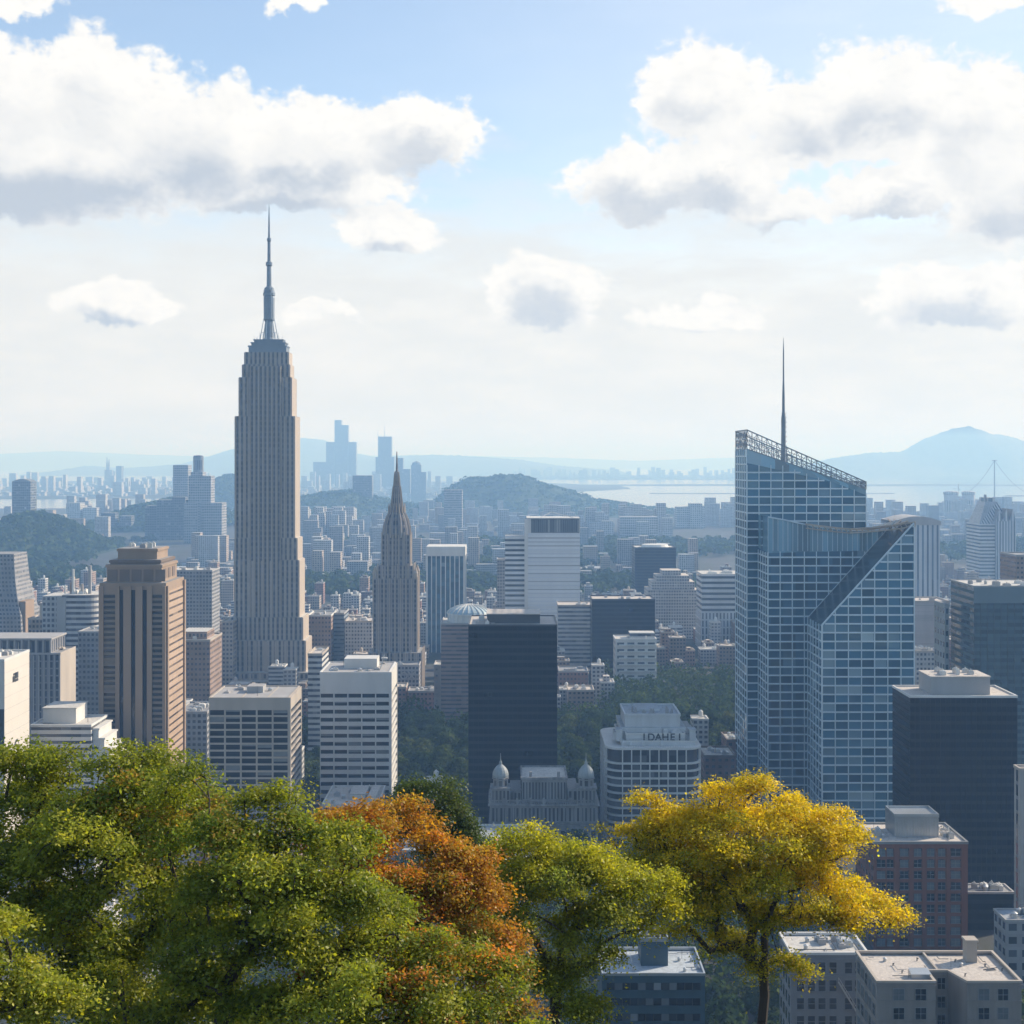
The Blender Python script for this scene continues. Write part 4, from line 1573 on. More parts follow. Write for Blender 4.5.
def stone_apartments():
    d = 400
    x0, x1, z1 = X(877, d), 145.6, Zr(981, d)
    y1 = 424.5
    n0, n1, nd = X(935.5, d), X(967.5, d), 8.5
    root = thing('stone_apartment_house', 'nearest pale stone apartment house with a notched front and tan flat roof', 'apartment house', ((x0 + x1) / 2, d + 12, 0))
    out = [(x0, d), (n0, d), (n0, d + nd), (n1 - 3.0, d + nd), (n1, d), (x1, d), (x1, y1), (x0, y1)]
    g = MB()
    g.prism(out, 0, z1, top=False)
    g.build('wall', M_stone, root)
    g = MB()
    zr = z1 - 1.1
    g.poly([(p[0], p[1], zr) for p in out])
    rf = g.build('roof', M_rooft, root)
    g = MB()
    t_ = .55
    m_ = len(out)
    for i in range(m_):
        a, b_ = Vector((*out[i], 0)), Vector((*out[(i + 1) % m_], 0))
        dr = (b_ - a).normalized()
        nr = Vector((dr.y, -dr.x, 0))
        c4 = [a + nr * .25 - dr * .25, b_ + nr * .25 + dr * .25, b_ - nr * t_ + dr * .02, a - nr * t_ - dr * .02]
        g.prism([(p.x, p.y) for p in c4], z1 - .55 + .003 * i, z1 + .12 + .003 * i, bottom=True)
    g.build('parapet', M_cream, rf)
    for zz, hh, oo in ((z1 - 1.5, .45, .25), (z1 - 5.9, .4, .2), (z1 - 11.3, .4, .2)):
        for bb in ((x0 - oo, n0 + oo, d - oo, d + .02), (n1 - oo, x1 + oo, d - oo, d + .02), (x0 - oo, x0 + .02, d + .03, y1), (n0 - .02, n1 - 3.0, d + nd - oo, d + nd + .02)):
            g = MB()
            g.box(*bb, zz, zz + hh, bottom=True)
            g.build('cornice', M_stone, root)

    def win(xa, xb, za, zb, y, side=0, blind=False):
        q = MB()
        if side == 0:
            q.box(xa, xb, y - .04, y + .1, za, zb)
        else:
            q.box(y - .04, y + .1, xa, xb, za, zb)
        o_ = q.build('window', M_win2 if blind else M_glass, root)
        q = MB()
        e = .22
        xm = (xa + xb) / 2
        zm = (za + zb) / 2
        parts = [(xa - e, xa, za, zb), (xb, xb + e, za, zb), (xa - e, xb + e, zb, zb + e), (xa - e * 1.6, xb + e * 1.6, za - e * 1.3, za), (xm - .07, xm + .07, za, zb), (xa, xm - .08, zm - .06, zm + .06), (xm + .08, xb, zm - .06, zm + .06)]
        for (a, b_, c_, d_) in parts:
            if side == 0:
                q.box(a, b_, y - .16, y + .02, c_, d_, bottom=True)
            else:
                q.box(y - .16, y + .02, a, b_, c_, d_, bottom=True)
        q.build('frame', M_frame, o_)

    rr = random.Random(8)
    for fl_ in range(4):
        zt_ = Zr(989, d) - fl_ * 5.4
        for (a, b_) in ((893.5, 904), (915.5, 926), (978.5, 989), (998, 1008)):
            win(X(a, d), X(b_, d), zt_ - 3.3, zt_, d, 0, rr.random() < .25)
        win(X(937.5, 408.5), X(945, 408.5), zt_ - 3.3, zt_, d + nd, 0)
        win(X(948.5, 408.5), X(955, 408.5), zt_ - 3.3, zt_, d + nd, 0, True)
        for k in range(5):
            ya = d + 2.2 + k * 4.4
            win(ya, ya + 2.2, zt_ - 3.3, zt_, x0, 1, rr.random() < .3)
    # chimney, divider, skylight
    g = MB()
    cx = X(968, 421)
    g.box(cx - 1.6, cx + 1.6, 417.5, 421, zr, zr + 6.2)
    g.box(cx - 1.9, cx + 1.9, 417.2, 421.3, zr + 6.2, zr + 6.8, bottom=True)
    g.build('chimney', M_cream, rf)
    g = MB()
    xd = X(934, 412)
    g.box(xd, xd + .6, d + nd + .2, y1 - .4, zr, zr + .95)
    g.build('roof_divider', M_cream, rf)
    g = MB()
    xa, xb = X(912, 404), X(931, 404)
    g.box(xa, xb, 404.2, 407.6, zr, zr + 1.5)
    g.poly([(xa - .2, 404, zr + 1.5), (xb + .2, 404, zr + 1.5), (xb, 407.8, zr + 2.1), (xa, 407.8, zr + 2.1)])
    g.build('skylight', M_metal, rf)
    for k, (px, yy) in enumerate(((893, 415), (902, 409), (985, 414), (1002, 411), (965, 406.5), (917, 419), (955, 418))):
        g = MB()
        xx = X(px, yy)
        g.tube((xx, yy, zr), (xx, yy, zr + .7 + .2 * (k % 3)), .16, .16, 6)
        g.tube((xx, yy, zr + .7), (xx + .5, yy + .2, zr + .8), .2, .12, 5)
        g.build('vent_pipe', M_dark, rf)
    g = MB()
    yy = 411.5
    xx = X(990, yy)
    g.poly([(xx - 1.7, yy - 1, zr + .05), (xx + 1.9, yy - .2, zr + .06), (xx + 1.3, yy + 1.1, zr + .35), (xx - .4, yy + .6, zr + .3)])
    g.tube((xx - 2, yy, zr + .1), (xx + 2.4, yy + 1.0, zr + .4), .12, .12, 4)
    g.build('loose_roofing', M_dark, rf)
    roof_details(rf, x0 + 2, X(930, 415), d + 3, y1 - 2, zr, 55, .55)
    roof_details(rf, X(940, 415), x1 - 3, d + 11, y1 - 2, zr, 56, .55)
    occupy(x0, x1, d, y1, z1)


stone_apartments()


# ------------------------------------------------------------------ 12. grey apartments behind the yellow tree
M_gstone = plain('dim_grey_stone', (.19, .19, .195), .85, .18, .15, streak=True)


def grey_apartments():
    d = 470
    x0, x1, z1 = front(791, 868, 953, d)
    y1 = d + 20
    root = thing('grey_apartment_house', 'grey stone apartment house half hidden behind the yellow tree', 'apartment house', ((x0 + x1) / 2, d + 10, 0))
    g = MB()
    g.box(x0, x1, d, y1, 0, z1, top=False)
    g.build('wall', M_gstone, root)
    g = MB()
    g.poly([(x0, d, z1 - .8), (x1, d, z1 - .8), (x1, y1, z1 - .8), (x0, y1, z1 - .8)])
    g.ring(x0 - .3, x1 + .3, d - .3, y1 + .3, z1 - .6, z1 + .3, .8, 1)
    g.build('roof', [M_roofw, M_white], root)
    for zz in (z1 - 2.4, z1 - 8):
        g = MB()
        g.box(x0 - .25, x1 + .25, d - .25, d + .02, zz, zz + .5, bottom=True)
        g.build('cornice', M_gstone, root)
    fm = None
    for k in range(6):
        zt_ = z1 - 3.2 - k * 6.0
        for px in (797, 808, 818.5, 829.5, 845, 855):
            xa = X(px, d)
            q = MB()
            q.box(xa, xa + 2.3, d - .05, d + .1, zt_ - 3.6, zt_)
            o_ = q.build('window', M_glass, root)
            q = MB()
            q.box(xa - .2, xa, d - .15, d + .02, zt_ - 3.6, zt_)
            q.box(xa + 2.3, xa + 2.5, d - .15, d + .02, zt_ - 3.6, zt_)
            q.box(xa - .3, xa + 2.6, d - .25, d + .02, zt_ - 3.9, zt_ - 3.6)
            q.box(xa, xa + 2.3, d - .12, d - .05, zt_ - 1.9, zt_ - 1.75)
            q.build('frame', M_gstone, o_)
    q = MB()
    for k in range(5):
        for j in range(4):
            q.box(x0 - .08, x0 + .05, d + 2 + j * 4.6, d + 4.2 + j * 4.6, z1 - 6.8 - k * 6, z1 - 3.2 - k * 6)
    q.build('side_windows', M_glass, root)
    # outside stair running down the front
    g = MB()
    g.tube((X(838, d), d - .8, z1 - 9.5), (X(868, d), d - .8, z1 - 26), .35, .35, 4)
    g.tube((X(838, d), d - .8, z1 - 8.0), (X(868, d), d - .8, z1 - 24.5), .15, .15, 4)
    for i in range(9):
        q_ = i / 8
        xx = X(838, d) + (X(868, d) - X(838, d)) * q_
        zz = z1 - 9.5 - 16.5 * q_
        g.tube((xx, d - .8, zz), (xx, d - .8, zz + 1.5), .1, .1, 4)
    g.build('outside_stair', M_metal, root)
    roof_units(root, x0 + 3, x1 - 2, d + 3, y1 - 2, z1 - .8, 6, 51)
    roof_details(root, x0 + 1, x1 - 1, d + 1, y1 - 1, z1 - .8, 52, .8)
    occupy(x0, x1, d, y1, z1)


grey_apartments()


# ------------------------------------------------------------------ 13. teal office block with a rooftop lift house
M_teal = plain('teal_cladding', (.035, .075, .10), .5, .15, .2, spec=.5, streak=True)


def teal_block():
    d = 380
    x0, x1, z1 = front(602, 705, 974, d)
    y1 = d + 20.5
    root = thing('teal_office_block', 'small dark teal office block with a boxy lift house on its pale roof', 'office block', ((x0 + x1) / 2, d + 10, 0))
    g = MB()
    g.box(x0, x1, d, y1, 0, z1, top=False)
    g.build('wall', M_teal, root)
    for k in range(8):
        zt_ = z1 - 2.4 - k * 4.2
        g = MB()
        g.box(x0 + 1.3, x1 - 1.3, d - .06, d + .1, zt_ - 1.9, zt_, bay=2.2, fl=2)
        wb = g.build('window_band', M_win, root)
        g = MB()
        n = 12
        for i in range(n + 1):
            x = x0 + 1.3 + (x1 - x0 - 2.6) * i / n
            g.box(x - .08, x + .08, d - .2, d - .05, zt_ - 1.9, zt_)
        g.build('mullions', M_dark, wb)
        g = MB()
        g.box(x0 + 1, x1 - 1, d - .3, d + .02, zt_ - 2.3, zt_ - 1.95, bottom=True)
        g.build('sill', M_teal, root)
    g = MB()
    g.poly([(x0, d, z1 - .7), (x1, d, z1 - .7), (x1, y1, z1 - .7), (x0, y1, z1 - .7)])
    g.ring(x0 - .1, x1 + .1, d - .1, y1 + .1, z1 - .5, z1 + .25, .45, 1)
    g.build('roof', [roofmat('pale_blue_roof', (.40, .44, .47), (.14, .14, .13), .5, .2), M_metal], root)
    a, b_ = X(641, 388), X(668, 388)
    g = MB()
    g.box(a, b_, 388, 397.5, z1 - .7, z1 + 6)
    lift = g.build('lift_house', M_teal, root)
    g = MB()
    zb = z1 + 6
    g.ring(a - .1, b_ + .1, 387.9, 397.6, zb, zb + 1.2, .3, 0)
    g.box(a + .4, b_ - .4, 388.4, 397.1, zb, zb + .4)
    g.build('railing', M_metal, lift)
    g = MB()
    for i in range(4):
        for j in range(2):
            xx, yy = a + 1.1 + i * 1.6, 389.5 + j * 4
            g.box(xx, xx + 1, yy, yy + 2, zb + .4, zb + 1.3 + .3 * ((i + j) % 2))
    g.build('cooling_unit', M_dark, lift)
    for k, (px, yy) in enumerate(((613, 386), (622, 393), (690, 391), (697, 385), (632, 384))):
        g = MB()
        xx = X(px, yy)
        g.box(xx, xx + .8, yy, yy + .8, z1 - .7, z1)
        g.tube((xx + .4, yy + .4, z1), (xx + .4, yy + .4, z1 + .5), .3, .3, 6)
        g.build('vent', M_metal, root)
    roof_details(root, x0 + 1, x0 + 10, d + 1, y1 - 1, z1 - .7, 57, .5)
    roof_details(root, x0 + 19, x1 - 1, d + 1, y1 - 1, z1 - .7, 58, .5)
    occupy(x0, x1, d, y1, z1)


teal_block()

# ------------------------------------------------------------------ left edge group
d = 700
x1 = X(4, d)
z1 = Zr(661, d)
r_ = slab('white_blank_tower', 'pale tower with a blank sunlit side wall bearing small dark marks', 'tower', x1 - 60, x1, d, d + 36, 0, z1, facade('pale_blank_wall', (.52, .49, .45), (.05, .06, .07), .0, .3, .6, .1, var=.06), 300, 60, M_roofw, M_white, .9, units=0)
g = MB()
g.box(x1, x1 + .25, d, 736, 0, z1)
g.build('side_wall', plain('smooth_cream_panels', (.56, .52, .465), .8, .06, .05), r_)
g = MB()
for k in range(14):
    zz = z1 - 6.2 * (k + 1)
    g.box(x1 + .2, x1 + .3, d + .2, 735.8, zz, zz + .12)
g.build('panel_joints', M_conc, r_)
g = MB()
yc, zc = d + 15.5, z1 - 10.5
for (a, b_, c_, d_) in ((-4.2, -1.2, -2.0, 1.0), (-.8, 3.6, -.6, 2.4), (-3.2, 1.0, 1.3, 2.4), (-1.0, 3.4, -2.2, -.9)):
    g.box(x1 + .26, x1 + .5, yc + a, yc + b_, zc + c_, zc + d_)
g.build('emblem', M_dark, r_)
g = MB()
yc, zc = d + 17, z1 - 46
for i in range(8):
    a = R(25 + i * 19)
    b_ = R(25 + (i + 1) * 19)
    g.poly([(x1 + .32, yc - 3.6 * math.cos(a), zc + 3.6 * math.sin(a)), (x1 + .32, yc - 3.6 * math.cos(b_), zc + 3.6 * math.sin(b_)), (x1 + .32, yc - 2.5 * math.cos(b_) + .6, zc + 2.2 * math.sin(b_)), (x1 + .32, yc - 2.5 * math.cos(a) + .6, zc + 2.2 * math.sin(a))])
g.build('emblem', M_dark, r_)
roof_units(r_, x1 - 20, x1 - 2, d + 4, 732, z1, 6, 61)
g = MB()
g.tube((x1 - 2, 726, z1), (x1 - 2, 726, z1 + 6), .2, .1, 5)
g.build('roof_mast', M_metal, r_)

F_drk = facade('grey_glass_piers', (.20, .20, .21), (.03, .04, .055), .28, .1, .9, .2, (.18, .19, .2), .12, var=.2)
d = 1000
x0, x1, z1 = front(-60, 60, 640, d)
r_ = slab('grey_pier_tower', 'wide grey tower with a columned top storey and sunlit end wall at far left', 'tower', x0, x1, d, 1035, 0, z1 - 10, F_drk, 4, 5, M_roofg, M_conc, .8)
g = MB()
g.box(x0 + 2, x1 - 7, d + 1.5, 1032, z1 - 10, z1, 5, 9, mt=1)
g.build('top_storey', [F_drk, M_roofg], r_)
g = MB()
g.box(x0, x1 - 6, d, 1034, z1, z1 + 1.2, bottom=True)
for i in range(16):
    x = x0 + 2 + (x1 - x0 - 9) * i / 15
    g.box(x - .5, x + .5, d + .2, d + 1.5, z1 - 10, z1)
g.build('colonnade', M_conc, r_)
g = MB()
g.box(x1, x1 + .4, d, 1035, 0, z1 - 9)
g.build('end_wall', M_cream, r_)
g = MB()
for i in range(24):
    x = x0 + (x1 - x0) * i / 23
    g.box(x - .35, x + .35, d - .7, d, 0, z1 - 11)
g.build('piers', M_conc, r_)
roof_units(r_, x1 - 22, x1 - 3, d + 4, 1030, z1 - 9.5, 3, 71, M_cream, 3, 6)

# flared tower at the left edge
d = 1330
F_flr = facade('fine_window_grid', (.25, .245, .25), (.045, .055, .07), .22, .25, .75, .25, (.25, .25, .25), .2, var=.15)
root = thing('flared_tower', 'greyish tower curving outward at its foot at the left edge', 'tower', (X(-5, d), d + 20, 0))
prof = [(27, 700), (25.5, 640), (24, 615), (20.5, 603), (18, 592), (16, 580), (14.6, 566), (13.8, 554)]
for (ra, pa), (rb, pb) in zip(prof[:-1], prof[1:]):
    g = MB()
    xa, xb = X(ra, d), X(rb, d)
    L = X(-40, d)
    da, db = (ra - 13.8) * .9, (rb - 13.8) * .9
    g.prism([(L, d - da), (xa, d - da), (xa, d + 36 + da), (L, d + 36 + da)], Zr(pa, d), Zr(pb, d), 3.4, 4.2, pl1=[(L, d - db), (xb, d - db), (xb, d + 36 + db), (L, d + 36 + db)])
    g.build('facade', [F_flr, M_roofg], root)
g = MB()
g.box(X(20, d), X(27, d), d - 4, d + 20, 0, Zr(601, d), mt=0)
g.build('buttress', M_brown, root)
occupy(X(-40, d), X(27, d), d - 10, d + 44, Zr(600, d))

# white tower with horizontal bands and a rounded sunlit end
d = 1130
F_wht = facade('white_banded_windows', (.47, .46, .45), (.05, .06, .08), .0, .42, .92, .2, (.25, .25, .25), .15, var=.12)
F_whg = facade('white_window_grid', (.38, .38, .38), (.05, .06, .08), .2, .25, .8, .2, (.25, .25, .25), .15, var=.12)
root = thing('white_banded_tower', 'white banded tower with rounded sunlit end and tall rooftop stacks left of the brown tower', 'tower', (X(68, d), d + 18, 0))
x0, x1, z1 = front(44, 96.5, 595, d)
g = MB()
pl = [(X(62, d), d)]
for k in range(7):
    a = R(-90 + 15 * k)
    pl.append((x1 - 9 + 9 * math.cos(a), d + 9 + 9 * math.sin(a)))
pl += [(x1, d + 34), (X(62, d), d + 34)]
g.prism(pl, 0, z1, 3.6, 4.4, mt=1)
g.build('rounded_wing', [F_wht, M_roofw], root)
g = MB()
g.box(X(40, d), X(62, d) - .1, d + 5, d + 36, 0, z1 - 1.4, 3.6, 4.4, mt=1)
g.build('rear_wing', [F_whg, M_roofw], root)
g = MB()
g.box(X(57, d), X(66, d), d - 1.2, d + .2, 0, z1 - 2)
g.build('stair_shaft', M_conc, root)
for px, h, w, mt_ in ((68.5, 20, 1.2, M_white), (77.5, 8, 1.3, M_cream), (85.5, 23, 1.6, M_conc), (60.5, 7, .8, M_white), (66, 9, .8, M_brown)):
    g = MB()
    g.tube((X(px, d), d + 12, z1), (X(px, d), d + 12, z1 + h), w, w * .85, 8)
    g.build('stack', mt_, root)
roof_units(root, X(64, d), x1 - 10, d + 4, d + 30, z1, 9, 77, M_white, 2, 5)
occupy(X(40, d), x1, d, d + 36, z1)
d = 1090
x0, x1, z1 = front(78, 99, 632, d)
slab('grey_grid_block', 'grey window-gridded block squeezed between white banded and brown towers', 'office block', x0, x1, d, 1120, 0, z1, F_flr, 3.4, 4.2, M_roofg, M_conc, .6, units=2, seed=79)
d = 1200
x0, x1, z1 = front(28, 47, 619, d)
slab('brown_stepped_block', 'small brown block with sunlit tan end below the flared tower', 'office block', x0, x1, d, 1226, 0, z1, facade('brownish_grid', (.3, .25, .21), (.04, .05, .06), .22, .25, .75), 3.4, 4.2, M_rooft, M_cream, .8, pent=(x0 + 9, x1 - 1, d + 3, 1220, 13), pentmat=M_cream, units=2, seed=83)

# low white stepped building in front, below the left towers
d = 745
F_low = facade('white_deck_bands', (.55, .53, .50), (.05, .055, .06), .0, .38, .82, .2, (.3, .3, .3), .15, var=.1)
x0, x1, z1 = front(31, 91, 726, d)
root = slab('white_stepped_building', 'low white stepped building with banded decks just above the green treetops', 'building', x0, x1, d, 775, 0, z1, F_low, 5, 3.6, M_roofw, M_white, .8,
            pent=(X(43, 752), X(76, 752), 752, 772, 8), units=2, seed=91)
for k in range(4):
    g = MB()
    g.box(X(91, d) + .1, X(97 + k * 5.5, d), d + 3 + k * .3, 772, 0, z1 - 2.5 - k * 5.2)
    g.box(X(91, d) + .1, X(97 + k * 5.5, d) + .6, d + 2.4 + k * .3, 772.4, z1 - 2.5 - k * 5.2, z1 - 1.7 - k * 5.2, bottom=True)
    g.build('stepped_deck', M_white, root)
d = 740
x0, x1, z1 = front(176, 194, 791, d)
slab('low_cream_building', 'low cream-walled building at the foot of the brown deco tower', 'building', x0 - 30, x1, d, 775, 0, z1, facade('cream_wall', (.5, .45, .38), (.05, .05, .05), .3, .3, .7), 5, 5, M_rooft, M_cream, 1.0, units=2, seed=93)

# ------------------------------------------------------------------ middle distance
mid = []


def mid_slab(name, label, cat, l, r, yt, d, dep, fac, bay, fl, roof=None, trim=None, z0=0, **kw):
    x0, x1, z1 = front(l, r, yt, d)
    return slab(name, label, cat, x0, x1, d, d + dep, z0, z1, fac, bay, fl, roof, trim, **kw)


F_haz = facade('pale_fine_grid', (.38, .37, .36), (.06, .07, .09), .22, .25, .75, .25, (.3, .3, .3), .2, var=.12)
F_tan = facade('tan_fine_grid', (.37, .31, .26), (.05, .055, .07), .22, .25, .75, .25, (.3, .28, .25), .2, var=.15)
F_brn = facade('brown_fine_grid', (.26, .185, .145), (.04, .045, .055), .24, .28, .72, .25, (.25, .22, .2), .2, var=.2)
F_red = facade('redbrick_fine_grid', (.23, .13, .105), (.04, .045, .055), .26, .3, .72, .25, (.25, .22, .2), .2, var=.2)
F_gry = facade('grey_fine_grid', (.27, .27, .275), (.045, .055, .07), .2, .25, .78, .25, (.25, .25, .25), .2, var=.15)
F_whb = facade('white_fine_bands', (.50, .49, .47), (.06, .07, .09), .0, .4, .85, .2, (.3, .3, .3), .2, var=.12)

d = 1500
r_ = mid_slab('hazy_grid_tower', 'bluish grid-windowed tower just right of the brown deco tower', 'tower', 170, 212, 571, d, 40, F_gry, 3.4, 4, M_roofw, M_conc, units=7, seed=101)
r_ = mid_slab('brown_grid_tower', 'brownish tower with sunlit side between deco tower and tall limestone tower', 'tower', 178, 210, 641, 1130, 46, F_brn, 3.2, 4.2, M_rooft, M_cream, units=7, seed=102)
x0, x1, z1 = front(180, 209, 632, 1140)
g = MB()
g.box(x0, x1 - 2, 1142, 1170, Zr(641, 1130), z1, 3.2, 4.2, mt=1)
g.build('top_storey', [F_brn, M_roofw], r_)
mid_slab('dark_low_block', 'dark low block with cluttered roof below the brownish tower', 'office block', 176, 207, 713, 960, 40, F_gry, 3.6, 4, M_roofg, M_conc, units=8, seed=103)
mid_slab('tan_office_block', 'tan block with a bright end touching the limestone tower base on the left', 'office block', 222, 233, 622, 1320, 30, F_tan, 3, 4, M_rooft, M_cream, units=2, seed=104)
mid_slab('pale_banded_block', 'narrow block with dark window bands beside white ribbed slab', 'office block', 308, 322, 655, 1010, 36, F_whb, 3.4, 4, M_rooft, M_cream, units=3, seed=106)
mid_slab('grey_brown_block', 'grey-brown block with thin sunlit edge right of the limestone tower', 'office block', 308, 331, 616, 1400, 40, F_brn, 3.2, 4.2, M_roofg, M_white, units=3, seed=107)
mid_slab('blue_grey_block', 'plain blue-grey block behind white ribbed slab', 'office block', 333, 344, 614, 1420, 40, facade('plain_blue_panels', (.2, .23, .26), (.06, .08, .1), .0, .4, .8), 4, 4, M_roofg, M_conc, units=1, seed=108)
mid_slab('pale_crusted_block', 'pale fine-windowed block with broken sunny roofline left of the gothic tower', 'apartment block', 345, 372, 622, 1400, 36, F_haz, 3, 3.8, M_rooft, M_cream, units=9, seed=109)
mid_slab('brick_corner_block', 'reddish block right behind the white ribbed slab', 'office block', 394, 406, 688, 1215, 22, F_red, 3.4, 4, M_rooft, M_cream, units=2, seed=110)
mid_slab('low_brick_block', 'low wide red-brown block behind the dark park trees', 'office block', 408, 452, 692, 1215, 22, F_red, 3.4, 4, M_roofg, M_conc, units=9, seed=111)
mid_slab('small_beige_block', 'small plain beige block beside the domed brown tower', 'office block', 434, 450, 666, 1180, 26, facade('plain_beige', (.36, .31, .28), (.2, .18, .17), .3, .3, .6), 4, 5, M_roofw, M_conc, units=2, seed=112)
r_ = mid_slab('lettered_low_block', 'grey block bearing faint pale letters at the gothic tower foot', 'office block', 394, 419, 666, 1260, 24, F_gry, 3.2, 4, M_roofg, M_conc, units=2, seed=113)
letters('OX', X(400, 1259), 1258.4, Zr(679, 1259), 9, M_conc, r_, 7.0)

# brown tower with pale ribbed dome
d = 1140
x0, x1, z1 = front(441, 478, 624, d)
r_ = slab('domed_brown_tower', 'brown ribbed tower with a pale blue ribbed dome on top', 'tower', x0, X(492, d), d, d + 44, 0, z1, facade('brown_bands', (.26, .185, .165), (.06, .055, .06), .0, .35, .75, .2, (.2, .17, .16), .3, var=.15), 4, 3.4, M_roofw, M_conc, .8, units=0)
g = MB()
cx = X(468, d)
cy = d + 20
g.lathe(cx, cy, [(17, z1), (17, z1 + 6), (18.2, z1 + 6.2), (18.2, z1 + 7.2)], 24)
dr = g.build('drum', M_white, r_)
g = MB()
g.lathe(cx, cy, [(18, z1 + 7), (17.2, z1 + 8.5), (14.5, z1 + 10.6), (10.5, z1 + 12.4), (5.5, z1 + 13.6), (0, z1 + 14.2)], 32)
do_ = g.build('dome', M_verd, dr)
g = MB()
for k in range(24):
    a = 2 * math.pi * k / 24
    prev = None
    for r0, z_ in [(18.2, z1 + 7), (17.4, z1 + 8.6), (14.7, z1 + 10.7), (10.7, z1 + 12.5), (5.6, z1 + 13.7), (.3, z1 + 14.3)]:
        p = (cx + r0 * math.cos(a), cy + r0 * math.sin(a), z_)
        if prev:
            g.tube(prev, p, .4, .4, 4, cap=False)
        prev = p
    g.tube((cx + 17.2 * math.cos(a), cy + 17.2 * math.sin(a), z1), (cx + 17.2 * math.cos(a), cy + 17.2 * math.sin(a), z1 + 6.2), .5, .5, 4)
g.build('dome_ribs', M_white, do_)

# dark glass tower with white fins
d = 1600
x0, x1, z1 = front(427, 464, 547, d)
root = thing('finned_glass_tower', 'dark glass tower with white vertical fins and a white rim', 'tower', ((x0 + x1) / 2, d + 20, 0))
g = MB()
g.box(x0, x1, d, d + 44, 0, z1, 5, 4.5, mt=1)
g.build('glass_body', [F_cwd, M_roofw], root)
g = MB()
zt_ = Zr(556, d)
g.box(x0 - .8, x1 + 1.6, d - 1.2, d + 45, zt_, z1 + .5)
g.build('rim', M_white, root)
g = MB()
for i in range(9):
    x = x0 + (x1 - x0) * i / 8
    w = .9 if i in (0, 8) else .55
    g.box(x - w, x + w, d - 1.1, d, 0, zt_)
for i in range(9):
    y = d + 44 * i / 8
    g.box(x1, x1 + 1.5, y - .6, y + .6, 0, zt_)
g.build('fin', M_white, root)
occupy(x0, x1, d, d + 44, z1)

# white ribbed slab with a dark crown, banded wing at its left
d = 1640
x0, x1, z1 = front(527, 580, 533, d)
F_rib = facade('white_ribbed_slab', (.60, .61, .62), (.36, .38, .41), .0, .62, .86, .1, (.4, .4, .4), .5, var=.08, tilt=0)
root = thing('white_slab_tower', 'tall smooth white slab tower with a dark crown and banded side wing', 'tower', ((x0 + x1) / 2, d + 18, 0))
g = MB()
g.box(x0, x1, d, d + 46, 0, z1, 60, 4.6, mt=1)
g.build('slab', [F_rib, M_roofw], root)
g = MB()
zc = Zr(519, d)
g.box(X(531, d), x1 - .6, d + 1, d + 45, z1, zc, 2.5, 12, mt=1)
g.build('crown', [facade('dark_crown_glass', (.1, .11, .12), (.05, .06, .07), .2, .05, .95, .3), M_roofw], root)
g = MB()
for y_ in (d + .2, d + 44.5):
    g.box(x0, X(531, d), y_, y_ + 1.4, z1, zc + 1.5)
    g.box(x1 - .6, x1 + .3, y_, y_ + 1.4, z1, zc + 1)
g.poly([(x0 - .4, d - .4, zc + 1.5), (x1 + .4, d - .4, zc + .9), (x1 + .4, d + 46, zc + .9), (x0 - .4, d + 46, zc + 1.5)])
g.box(x0 - .4, x1 + .4, d - .4, d + 1, zc + .4, zc + 1.45)
g.tube((X(540, d), d + 10, zc + 1), (X(552, d), d + 20, zc + 7.5), .5, .5, 4)
g.tube((X(552, d), d + 20, zc + 7.5), (X(574, d), d + 10, zc + 1), .5, .5, 4)
g.build('crown_frame', M_white, root)
xa = X(505, d)
g = MB()
g.box(xa, x0 - .1, d + 4, d + 46, 0, Zr(537, d), 60, 6, mt=1)
g.build('side_wing', [facade('wing_bands', (.62, .62, .62), (.03, .04, .055), .0, .1, .55, .1, tilt=0), M_roofw], root)
g = MB()
g.box(X(524.5, d), X(528, d), d - 1, d + 3.9, 0, zc)
g.build('stair_shaft', M_white, root)
occupy(xa, x1, d, d + 46, z1)
mid_slab('thin_blue_tower', 'narrow bluish tower at left of the white slab tower', 'tower', 497, 505, 560, 1720, 30, F_gry, 3, 4, M_roofg, M_conc, units=0)

mid_slab('pale_stepped_tower', 'pale bluish block with balconies between white slab and dark block', 'tower', 558, 594, 606, 1480, 40, F_whb, 4, 4.4, M_rooft, M_cream, units=6, seed=121)
mid_slab('dark_flat_block', 'broad dark flat-roofed block behind the white apartment block', 'office block', 592, 655, 600, 1420, 40, F_blk, 4.5, 4.4, M_rooft, M_dark, units=9, seed=122)
r_ = mid_slab('distant_dark_block', 'small dark cube-like block in front of the wooded hill', 'office block', 635, 676, 548, 2150, 60, F_blk, 5, 4.6, M_roofw, M_dark, units=0)
x0, x1, z1 = front(642, 670, 545, 2160)
g = MB()
g.lathe((x0 + x1) / 2, 2180, [(22, Zr(548, 2150)), (20, z1), (10, z1 + .5)], 16)
g.build('rooftop_disc', M_white, r_)
r_ = mid_slab('white_balcony_block', 'white apartment block with dark balcony bands beside the park trees', 'apartment block', 615.5, 656.5, 640, 1330, 30, facade('balcony_grid', (.55, .54, .51), (.05, .06, .07), .16, .2, .62, .2, (.3, .3, .3), .3), 9, 6.2, M_roofw, M_white, units=4, seed=124)
x0, x1, z1 = front(630, 655, 633, 1336)
g = MB()
g.box(x0, x1, 1338, 1354, Zr(640, 1330), z1, 4, 6)
g.build('top_storey', [F_whb], r_)
g = MB()
for k in range(9):
    zz = Zr(640, 1330) - 4.2 - 6.2 * k
    g.box(X(619, 1330), X(656, 1330), 1328.4, 1330, zz - 1.3, zz, bottom=True)
g.build('balcony', M_white, r_)

